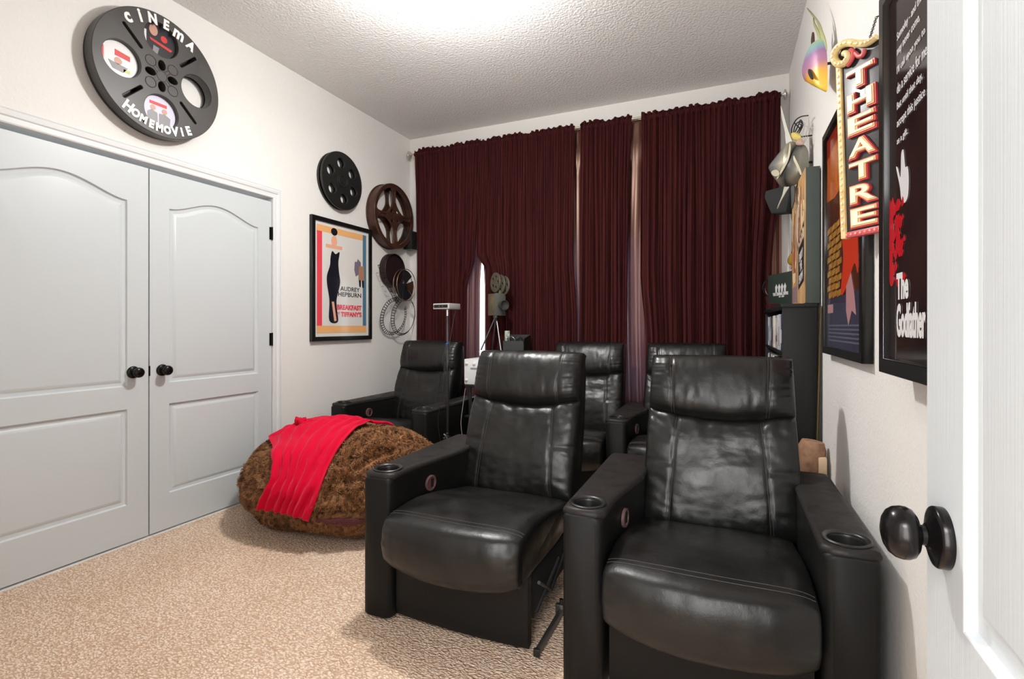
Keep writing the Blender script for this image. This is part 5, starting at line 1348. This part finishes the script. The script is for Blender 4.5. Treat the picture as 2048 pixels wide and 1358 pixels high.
# colourful angelfish
def ramp_mat(name, stops, axis, p0, p1, rough=0.4, metal=0.15):
    m = bpy.data.materials.new(name); m.use_nodes = True; N = m.node_tree.nodes; L = m.node_tree.links; b = N['Principled BSDF']
    b.inputs['Roughness'].default_value = rough; b.inputs['Metallic'].default_value = metal
    tc = N.new('ShaderNodeTexCoord'); mp = N.new('ShaderNodeVectorMath'); mp.operation = 'DOT_PRODUCT'
    sb_ = N.new('ShaderNodeVectorMath'); sb_.operation = 'SUBTRACT'; sb_.inputs[1].default_value = p0
    d = Vector(p1) - Vector(p0); mp.inputs[1].default_value = d / d.length_squared
    L.new(tc.outputs['Object'], sb_.inputs[0]); L.new(sb_.outputs[0], mp.inputs[0])
    nn = N.new('ShaderNodeTexNoise'); nn.inputs['Scale'].default_value = 12; L.new(tc.outputs['Object'], nn.inputs['Vector'])
    ma = N.new('ShaderNodeMath'); ma.operation = 'MULTIPLY_ADD'; ma.inputs[1].default_value = 0.22; L.new(nn.outputs['Fac'], ma.inputs[0]); L.new(mp.outputs['Value'], ma.inputs[2])
    r = N.new('ShaderNodeValToRGB'); el = r.color_ramp.elements
    el[0].position = stops[0][0]; el[0].color = (*stops[0][1], 1); el[1].position = stops[-1][0]; el[1].color = (*stops[-1][1], 1)
    for s, c in stops[1:-1]: e = el.new(s); e.color = (*c, 1)
    L.new(ma.outputs[0], r.inputs['Fac']); L.new(r.outputs['Color'], b.inputs['Base Color']); return m
f1 = facing((0.335, 2.55, 2.3), (0.30, -1.0))
fo = thing('metal_fish', 'colourful yellow, purple and green metal angelfish high on the right wall', 'wall ornament', tuple(atPlane(1640, 130, *f1)))
pT, pB = atPlane(1640, 85, *f1), atPlane(1640, 185, *f1)
mfish = ramp_mat('painted_fish', [(0.0, (0.42, 0.50, 0.22)), (0.22, (0.20, 0.38, 0.42)), (0.38, (0.32, 0.16, 0.32)), (0.60, (0.42, 0.20, 0.30)), (0.78, (0.85, 0.42, 0.06)), (1.0, (0.80, 0.55, 0.08))], 'z', tuple(pT), tuple(pB))
fish_part('body', fo, f1, [(1641, 76), (1650, 84), (1654, 110), (1655, 150), (1654, 182), (1643, 180), (1630, 173), (1617, 163), (1613, 150), (1614, 135), (1618, 118), (1625, 97), (1633, 82)], 0.012, mfish, bulge=0.045)
olive = ramp_mat('olive_fin', [(0.0, (0.25, 0.22, 0.12)), (1.0, (0.45, 0.48, 0.22))], 'z', tuple(atPlane(1640, 15, *f1)), tuple(atPlane(1640, 95, *f1)))
fish_part('dorsal_fin', fo, f1, [(1614, 16), (1622, 24), (1632, 36), (1640, 48), (1645, 62), (1651, 80), (1653, 100), (1647, 100), (1643, 80), (1639, 60), (1634, 44), (1624, 30)], 0.005, olive)
fish_part('rear_fin', fo, f1, [(1627, 33), (1629, 45), (1636, 58), (1641, 72), (1639, 84), (1634, 66), (1628, 50)], 0.005, olive)
fish_part('side_fin', fo, f1, [(1626, 64), (1628, 72), (1628, 90), (1625, 98), (1623, 84), (1624, 72)], 0.005, M['reelbrown'])
fb = facing((0.290, 2.52, 2.3), (0.30, -1.0))
fish_part('belly_fin', fo, (f1[0] - Vector((0.05, 0, 0)), f1[1]), [(1618, 138), (1622, 144), (1626, 158), (1622, 157), (1617, 146)], 0.004, M['reeldark'])
fish_part('lip', fo, f1, [(1613, 131), (1616, 140), (1615, 158), (1611, 162), (1613, 148)], 0.01, cmat('fish_gold', (0.75, 0.42, 0.12), 0.35, 0.3))
bm = bm_new(); pe_ = atPlane(1640, 130, *f1); tube(bm, [pe_, (XR, pe_.y + 0.0, pe_.z)], 0.006, 8); obj('wall_mount', bm, M['reeldark'], fo)
# silver fish with a long spike fin
f2 = facing((0.300, 3.12, 2.05), (0.78, -0.62))
fi = thing('metal_fish', 'silver metal fish with long thin fins beside the curtain end', 'wall ornament', tuple(atPlane(1580, 320, *f2)))
sT, sB = atPlane(1550, 320, *f2), atPlane(1612, 320, *f2)
msil = ramp_mat('silver_fish', [(0.0, (0.20, 0.20, 0.18)), (0.3, (0.22, 0.23, 0.24)), (0.55, (0.33, 0.30, 0.22)), (0.78, (0.03, 0.03, 0.035)), (1.0, (0.24, 0.23, 0.19))], 'x', tuple(sT), tuple(sB), 0.33, 0.45)
fish_part('body', fi, f2, [(1580, 283), (1596, 287), (1610, 291), (1617, 305), (1617, 330), (1611, 350), (1598, 365), (1580, 374), (1562, 372), (1551, 360), (1541, 345), (1539, 335), (1552, 317), (1566, 300)], 0.02, msil, bulge=0.060)
fish_part('spike_fin', fi, f2, [(1562, 212), (1566, 222), (1575, 255), (1584, 280), (1588, 296), (1574, 292), (1570, 262), (1564, 235)], 0.006, cmat('pale_silver', (0.30, 0.285, 0.25), 0.45, 0.3))
f2f = (f2[0] + f2[1] * 0.062, f2[1])
fish_part('side_fin', fi, f2f, [(1580, 286), (1582, 296), (1578, 318), (1569, 337), (1556, 357), (1554, 356), (1565, 335), (1575, 314), (1578, 298)], 0.005, cmat('brass_fin', (0.26, 0.23, 0.16), 0.45, 0.4))
fish_part('tail_fin', fi, f2f, [(1588, 311), (1592, 318), (1600, 335), (1604, 348), (1601, 349), (1595, 336), (1590, 326), (1587, 318)], 0.005, cmat('brass_fin', (0.26, 0.23, 0.16), 0.45, 0.4))
fish_part('lower_fin', fi, f2, [(1570, 372), (1579, 373), (1572, 385), (1562, 403), (1555, 418), (1557, 410), (1565, 390)], 0.006, cmat('pale_silver', (0.30, 0.285, 0.25), 0.45, 0.3))
fish_part('lower_fin', fi, f2, [(1583, 373), (1589, 373), (1590, 392), (1588, 405), (1584, 418), (1583, 395)], 0.006, M['reeldark'])
fish_part('mouth_coral', fi, f2f, [(1544, 344), (1551, 340), (1558, 342), (1560, 350), (1553, 353), (1546, 350)], 0.012, cmat('brass_fin', (0.26, 0.23, 0.16), 0.45, 0.4))
bm = bm_new(); pe_ = atPlane(1600, 325, *f2); tube(bm, [pe_, (XR, pe_.y + 0.02, pe_.z)], 0.006, 8); obj('wall_mount', bm, M['reeldark'], fi)
# wiry sea plant behind it
f3 = facing((0.385, 2.98, 2.2), (0.35, -0.95))
wp = thing('wire_sea_plant', 'yellow sponge with curling black wires on the wall above the silver fish', 'wall ornament', tuple(atPlane(1592, 275, *f3)))
fish_part('sponge', wp, f3, [(1583, 268), (1590, 264), (1599, 268), (1602, 276), (1597, 282), (1588, 279)], 0.01, nmat('yellow_sponge', (0.62, 0.50, 0.14), 0.8, bump=('voro', 90, 0.6, 0.004)), bulge=0.02)
fish_part('coral', wp, f3, [(1594, 284), (1600, 278), (1606, 282), (1606, 290), (1598, 292), (1594, 290)], 0.01, cmat('pink_coral', (0.45, 0.30, 0.24), 0.7), bulge=0.015)
for pts in ([(1583, 268), (1584, 255), (1592, 240), (1603, 233), (1616, 231)], [(1587, 266), (1590, 252), (1597, 244), (1604, 247), (1600, 262)], [(1590, 264), (1597, 250), (1601, 240), (1606, 250), (1598, 266)], [(1594, 266), (1602, 252), (1600, 248)], [(1589, 246), (1599, 256)]):
    bm = bm_new(); tube(bm, catmull([atPlane(px, py, *f3) for px, py in pts], 6, False), 0.0032, 6); obj('wire', bm, M['blackplastic'], wp)
for pts in ([(1607, 285), (1606, 268), (1610, 246)], [(1608, 285), (1612, 268), (1615, 254), (1611, 252)], [(1609, 286), (1616, 270), (1620, 262)]):
    bm = bm_new(); tube(bm, catmull([atPlane(px, py, *f3) for px, py in pts], 6, False), 0.0016, 5); obj('fine_wire', bm, cmat('dry_twig', (0.40, 0.36, 0.30)), wp)
bm = bm_new(); pe_ = atPlane(1592, 275, *f3); tube(bm, [pe_, (XR, pe_.y, pe_.z)], 0.004, 6); obj('wall_mount', bm, M['reeldark'], wp)
# little fish low on the wall above the boxed set
f4 = facing((0.380, 3.45, 1.6), (0.35, -0.95))
lf = thing('metal_fish', 'tiny yellow and black fish ornament above the dark green boxed set', 'wall ornament', tuple(atPlane(1583, 515, *f4)))
fish_part('body', lf, f4, [(1583, 506), (1588, 514), (1590, 524), (1585, 531), (1577, 528), (1576, 518)], 0.006, cmat('fish_amber', (0.55, 0.36, 0.06), 0.3, 0.4), bulge=0.012)
fish_part('fin', lf, f4, [(1584, 484), (1587, 495), (1589, 512), (1583, 510), (1584, 498)], 0.004, M['reelbrown'])
fish_part('tail', lf, f4, [(1588, 522), (1588, 545), (1585, 545), (1586, 530)], 0.004, M['reeldark'])
fish_part('belly_fin', lf, f4, [(1580, 531), (1584, 531), (1582, 538), (1579, 537)], 0.004, cmat('pink_coral', (0.45, 0.30, 0.24), 0.7))
bm = bm_new(); pe_ = atPlane(1583, 518, *f4); tube(bm, [pe_, (XR, pe_.y, pe_.z)], 0.003, 6); obj('wall_mount', bm, M['reeldark'], lf)

# --- speaker in the right corner
sp2 = atT(1563, 401, 3.42)
s2 = thing('speaker', 'black angled speaker mounted under the silver fish in the right corner', 'speaker', tuple(sp2))
S2M = Matrix.Translation(sp2) @ Matrix.Rotation(dg(-32), 4, 'Z')
bm = bm_new()
A = [(-0.085, -0.05, 0.075), (0.080, -0.05, 0.085), (0.080, 0.06, 0.085), (-0.085, 0.06, 0.075), (-0.05, -0.04, -0.085), (0.055, -0.04, -0.095), (0.055, 0.05, -0.095), (-0.05, 0.05, -0.085), (-0.09, -0.055, 0.03), (0.085, -0.055, 0.03), (0.085, 0.06, 0.03), (-0.09, 0.06, 0.03)]
vv = [bm.verts.new(S2M @ Vector(a)) for a in A]
for f in ((0, 1, 2, 3), (4, 7, 6, 5), (0, 8, 9, 1), (1, 9, 10, 2), (2, 10, 11, 3), (3, 11, 8, 0), (8, 4, 5, 9), (9, 5, 6, 10), (10, 6, 7, 11), (11, 7, 4, 8)): bm.faces.new([vv[i] for i in f])
bmesh.ops.bevel(bm, geom=bm.edges[:], offset=0.004, segments=2, affect='EDGES')
obj('cabinet', bm, cmat('green_black_plastic', (0.005, 0.007, 0.006), 0.65), s2, angle=30)
bm = bm_new(); tube(bm, [sp2 + Vector((0.04, 0.02, 0)), (XR, sp2.y + 0.06, sp2.z)], 0.010, 8); obj('bracket', bm, M['blackplastic'], s2)
bm = bm_new(); tube(bm, catmull([sp2 + Vector((0.055, 0.03, -0.09)), (XR - 0.006, sp2.y + 0.04, sp2.z - 0.25), (XR - 0.006, sp2.y + 0.03, 1.40)], 6, False), 0.002, 5); obj('wire', bm, M['mount'], s2)

# --- framed poster with orange brick picture
def frameR(y_far, y_near, z0, z1, x_front, fwid, name, label, depth=None):
    t = thing(name, label, 'poster', (XR, (y_far + y_near) / 2, z0))
    mm = wallR((y_far + y_near) / 2, (z0 + z1) / 2); w, h = (y_far - y_near) / 2, (z1 - z0) / 2
    d = XR - x_front
    link('frame', curve_mesh('frame', [rect(-w, w, -h, h), rect(-w + fwid, w - fwid, -h + fwid, h - fwid)], d / 2 - 0.0005, 0.003, mm @ Matrix.Translation((0, 0, d / 2 + 0.001)), M['frame']), t)
    return t, mm, w - fwid, h - fwid, d
fy0, fy1 = atX(1645.5, 706, 0.385).y, atX(1728, 727, 0.390).y
fz0, fz1 = 1.047, atX(1642.5, 281, 0.385).z
ft, fmm, w2, h2, d2 = frameR(fy0, fy1, fz0, fz1, 0.383, 0.030, 'framed_poster', 'black-framed poster of orange bricks and red shapes, partly behind the THEATRE sign')
pr2 = link('print', curve_mesh('print', [rect(-w2 - 0.01, w2 + 0.01, -h2 - 0.01, h2 + 0.01)], 0.002, 0, fmm @ Matrix.Translation((0, 0, d2 - 0.016)), nmat('poster_dark_art', (0.03, 0.018, 0.016), 0.10, var=(5, (0.10, 0.03, 0.015), 0.5))), ft)
def S2(x, y): return (-w2 + 2 * w2 * x, h2 - 2 * h2 * y)
def art(pts, mat, z=0.0, par=pr2, mm=fmm, S=S2, d=d2, sm=False):
    P = [S(*p) for p in pts]
    if sm: P = [(q.x, q.y) for q in catmull([Vector((a, b, 0)) for a, b in P], 5)]
    return link('printed_shape', curve_mesh('printed_shape', [P], 0.0003, 0, mm @ Matrix.Translation((0, 0, d - 0.0135 + z)), mat), par)
aor = nmat('art_orange', (0.62, 0.20, 0.03), 0.10, var=(8, (0.42, 0.07, 0.015), 0.5)); abr = nmat('art_brick', (0.50, 0.27, 0.06), 0.10, var=(20, (0.36, 0.16, 0.03), 0.5)); ard = cmat('art_red', (0.62, 0.05, 0.02), 0.10); anv = cmat('art_navy', (0.045, 0.045, 0.075), 0.10); apk = cmat('art_pink', (0.50, 0.25, 0.26), 0.10)
art([(0, 0), (1, 0), (1, 0.10), (0, 0.12)], cmat('art_deep_red', (0.25, 0.02, 0.01), 0.1), 0.0001)
art([(0.02, 0.10), (0.5, 0.06), (0.5, 0.30), (0.28, 0.32), (0.0, 0.30)], aor, 0.0002)
for r in range(10):
    for c in range(3):
        x = 0.02 + 0.135 * c + (0.05 if r % 2 else 0); y = 0.44 + 0.034 * r
        art([(x, y), (x + 0.122, y - 0.006), (x + 0.122, y + 0.020), (x, y + 0.026)], abr, 0.0003)
art([(0.42, 0.42), (0.50, 0.36), (0.60, 0.40), (0.62, 0.50), (0.72, 0.47), (0.86, 0.52), (0.88, 0.70), (0.80, 0.66), (0.66, 0.72), (0.50, 0.77), (0.46, 0.74), (0.52, 0.60)], ard, 0.0005, sm=True)
art([(0.44, 0.30), (0.62, 0.28), (0.60, 0.42), (0.48, 0.46)], cmat('art_dark', (0.02, 0.015, 0.02), 0.1), 0.0004)
art([(0.0, 0.775), (1, 0.765), (1, 1), (0, 1)], anv, 0.0006)
art([(0.60, 0.74), (0.72, 0.69), (0.80, 0.78), (0.84, 0.86), (0.74, 0.84), (0.66, 0.90), (0.60, 0.84)], apk, 0.0009); art([(0.04, 0.80), (0.22, 0.80), (0.22, 0.84), (0.04, 0.84)], apk, 0.0008)
for k in range(5): art([(0.06, 0.895 + 0.017 * k), (0.94, 0.895 + 0.017 * k), (0.94, 0.902 + 0.017 * k), (0.06, 0.902 + 0.017 * k)], cmat('art_greyblue', (0.12, 0.12, 0.16), 0.15), 0.0008)
# --- big black framed poster nearest the door
gy0 = atX(1757.5, 740, 0.350).y; gz0, gz1 = 1.050, 1.985
gt, gmm, w3, h3, d3 = frameR(gy0, gy0 - 0.70, gz0, gz1, 0.350, 0.036, 'framed_poster', 'tall black-framed poster lettered THE GODFATHER, nearest the open door')
pr3 = link('print', curve_mesh('print', [rect(-w3 - 0.01, w3 + 0.01, -h3 - 0.01, h3 + 0.01)], 0.002, 0, gmm @ Matrix.Translation((0, 0, d3 - 0.016)), nmat('poster_black_art', (0.012, 0.009, 0.010), 0.09, var=(6, (0.028, 0.016, 0.014), 0.5))), gt)
def S3(x, y): return (-w3 + 2 * w3 * x, h3 - 2 * h3 * y)
def art3(pts, mat, z=0.0, sm=False): return art(pts, mat, z, pr3, gmm, S3, d3, sm)
def gy(y, z): return gmm.inverted() @ Vector((XR, y, z))
def gt_(s_, yl, z, w, h, bold=0.0, nm='lettering'):
    p = gy(yl, z); link(nm, text_fit(nm, s_, w, h, 0.0003, gmm @ Matrix.Translation((p.x, p.y, d3 - 0.0125)), cW, bold, 'L'), pr3)
for s_, z, w, h in (('Someday - and that day', 1.834, 0.205, 0.024), ('may never come,', 1.797, 0.150, 0.019), ("I'll call upon you to", 1.757, 0.180, 0.022), ('do a service for me.', 1.716, 0.195, 0.025), ('But until that day,', 1.673, 0.165, 0.022), ('accept this justice', 1.633, 0.180, 0.026), ('as a gift.', 1.592, 0.075, 0.020)):
    gt_(s_, 1.425, z, w, h)
def g3(pts, mat, z=0.0, sm=True):
    P = [gy(*p) for p in pts]; P = [(p.x, p.y) for p in P]
    if sm: P = [(q.x, q.y) for q in catmull([Vector((a, b, 0)) for a, b in P], 5)]
    return link('printed_shape', curve_mesh('printed_shape', [P], 0.0003, 0, gmm @ Matrix.Translation((0, 0, d3 - 0.0133 + z)), mat), pr3)
g3([(1.432, 1.535), (1.420, 1.530), (1.400, 1.505), (1.395, 1.555), (1.380, 1.560), (1.368, 1.520), (1.352, 1.515), (1.345, 1.49), (1.350, 1.450), (1.375, 1.440), (1.395, 1.455), (1.405, 1.485)], cmat('art_white', (0.72, 0.71, 0.72), 0.2), 0.0004)
rr = random.Random(5)
for k in range(60):
    y = 1.478 - rr.random() ** 1.7 * 0.105; z = rr.uniform(1.27, 1.455); s_ = rr.uniform(0.004, 0.016)
    g3([(y + s_ * math.cos(a) * rr.uniform(0.6, 1.4), z + s_ * math.sin(a) * rr.uniform(0.6, 1.4)) for a in [q * PI / 4 for q in range(8)]], cmat('art_crimson', (0.50, 0.012, 0.02), 0.15), 0.00001 * k, False)
g3([(1.488, 1.28), (1.488, 1.46), (1.470, 1.45), (1.455, 1.40), (1.465, 1.33), (1.455, 1.27)], cmat('art_crimson', (0.50, 0.012, 0.02), 0.15), -0.0001)
gt_('The', 1.428, 1.256, 0.083, 0.062, 0.004); gt_('Godfather', 1.428, 1.178, 0.186, 0.078, 0.0035)
# --- THEATRE sign hanging over the brick poster
tBL, tBR = atT(1683, 479, 1.575), atT(1757.5, 464, 1.455)
tTL, tTR = atT(1673, 131, 1.575), atT(1757.5, 74, 1.455)
ux = (tBR - tBL); sw_ = ux.length
uy = (tTL - tBL); sh_ = uy.length
X_ = ux.normalized(); Y_ = (uy - X_ * uy.dot(X_)).normalized(); Z_ = X_.cross(Y_)
sgm = Matrix((( X_.x, Y_.x, Z_.x, tBL.x), (X_.y, Y_.y, Z_.y, tBL.y), (X_.z, Y_.z, Z_.z, tBL.z), (0, 0, 0, 1)))
sg = thing('theatre_sign', 'vertical black THEATRE marquee sign with gold bulb border hanging from a chain', 'sign', tuple((tBL + tBR) / 2))
sw_ = 0.170
charc = nmat('sign_charcoal', (0.030, 0.030, 0.032), 0.35)
bm = bm_new(); bx(bm, 0.006, sw_, 0.006, sh_ - 0.012, -0.018, -0.003, 0.001, mtx=sgm); obj('panel', bm, charc, sg)
goldp = nmat('sign_gold', (0.72, 0.50, 0.17), 0.35, var=(40, (0.85, 0.68, 0.34), 0.4))
bm = bm_new(); bx(bm, 0.0, 0.018, 0.0, sh_, -0.020, 0.004, 0.003, mtx=sgm); obj('gold_border', bm, goldp, sg)
bm = bm_new(); bx(bm, sw_ - 0.010, sw_, 0.0, sh_, -0.020, 0.004, 0.003, mtx=sgm); obj('gold_border', bm, goldp, sg)
redp = nmat('sign_red', (0.62, 0.10, 0.10), 0.35)
bm = bm_new(); bx(bm, 0.018, sw_ - 0.010, 0.0, 0.018, -0.020, 0.004, 0.003, mtx=sgm); obj('red_border', bm, redp, sg)
bulb = cmat('bulb_cream', (0.85, 0.74, 0.50), 0.25)
for k in range(26):
    bm = bm_new(); lathe(bm, [(0.0048, 0), (0.004, 0.0025), (0.001, 0.0038)], sgm @ Matrix.Translation((0.009, 0.030 + (sh_ - 0.05) * k / 25, 0.004)), 8); obj('bulb', bm, bulb, sg)
for k in range(9):
    bm = bm_new(); lathe(bm, [(0.004, 0), (0.0034, 0.002), (0.001, 0.003)], sgm @ Matrix.Translation((0.022 + 0.0155 * k, 0.009, 0.004)), 8); obj('bulb', bm, cmat('bulb_pink', (0.85, 0.35, 0.33), 0.3), sg)
cream = cmat('letter_cream', (0.88, 0.80, 0.62), 0.3); lrd = cmat('letter_red', (0.60, 0.05, 0.06), 0.35); lor = cmat('letter_amber', (0.85, 0.50, 0.20), 0.35)
for k, ch in enumerate('THEATRE'):
    cyk = sh_ - 0.075 - (sh_ - 0.130) * k / 6; cxk = 0.084
    mk = sgm @ Matrix.Translation((cxk, cyk, 0.001))
    L0 = link('letter', text_fit('letter', ch, 0.094, 0.062, 0.004, mk, lrd, 0.006), sg)
    link('letter_rim', text_fit('letter_rim', ch, 0.086, 0.055, 0.0045, mk @ Matrix.Translation((-0.001, 0.001, 0.002)), lor, 0.004), L0)
    link('letter_face', text_fit('letter_face', ch, 0.078, 0.047, 0.005, mk @ Matrix.Translation((-0.0015, 0.0015, 0.0035)), cream, 0.001), L0)
# scroll on top
sc_pts = [(1757, 74), (1748, 81), (1736, 87), (1720, 88), (1700, 86), (1684, 92), (1674, 104), (1672, 118), (1680, 128), (1692, 127), (1699, 117), (1697, 108), (1690, 107)]
spl = (tTL, Z_)
SP = [atPlane(px, py, tTL, Z_) + Z_ * 0.006 for px, py in sc_pts]
bm = bm_new()
cp = catmull(SP, 7, False)
tube(bm, cp, [0.0085 + 0.0035 * math.sin(PI * k / (len(cp) - 1)) for k in range(len(cp))], 10); obj('gold_scroll', bm, goldp, sg)
for k in range(4, len(cp) - 16, 4):
    bm = bm_new(); lathe(bm, [(0.0042, 0), (0.0036, 0.0025), (0.001, 0.0036)], Matrix.Translation(cp[k] + Z_ * 0.0105) @ Z_.to_track_quat('Z', 'Y').to_matrix().to_4x4(), 8); obj('bulb', bm, bulb, sg)
for pts in ([(1703, 100), (1709, 103), (1708, 115), (1702, 126), (1697, 131)], [(1731, 99), (1728, 110), (1720, 113), (1713, 106)]):
    bm = bm_new(); tube(bm, catmull([atPlane(px, py, tTL, Z_) + Z_ * 0.004 for px, py in pts], 5, False), 0.0065, 8); obj('red_curl', bm, redp, sg)
link('scroll_backing', curve_mesh('scroll_backing', [[tuple((sgm.inverted() @ atPlane(px, py, tTL, Z_)).xy) for px, py in ((1680, 128), (1674, 112), (1684, 93), (1702, 88), (1736, 89), (1757, 77), (1757, 131), (1683, 134))]], 0.006, 0, sgm @ Matrix.Translation((0, 0, -0.010)), charc), sg)
# hanging chain to a screw in the wall
ch_ = thing('hanging_chain', 'small dark chain holding up the THEATRE sign', 'chain', tuple(atT(1740, 80, 1.50)))
ca, cb = atT(1738, 82, 1.49), atT(1753, 34, 1.50); cb.x = min(cb.x, XR - 0.004)
for k in range(13):
    p = ca.lerp(cb, (k + 0.5) / 13); dv = (cb - ca).normalized(); sd = dv.cross(Vector((1, 0.3, 0))).normalized() if k % 2 else dv.cross(dv.cross(Vector((1, 0.3, 0)))).normalized()
    bm = bm_new(); tube(bm, [p + dv * 0.0052 * math.cos(t) + sd * 0.0032 * math.sin(t) for t in [2 * PI * q / 10 for q in range(10)]], 0.0009, 5, closed=True); obj('chain_link', bm, M['reeldark'], ch_)
bm = bm_new(); tube(bm, [cb, Vector((XR, cb.y, cb.z + 0.002))], 0.002, 6); obj('wall_hook', bm, M['reeldark'], ch_)
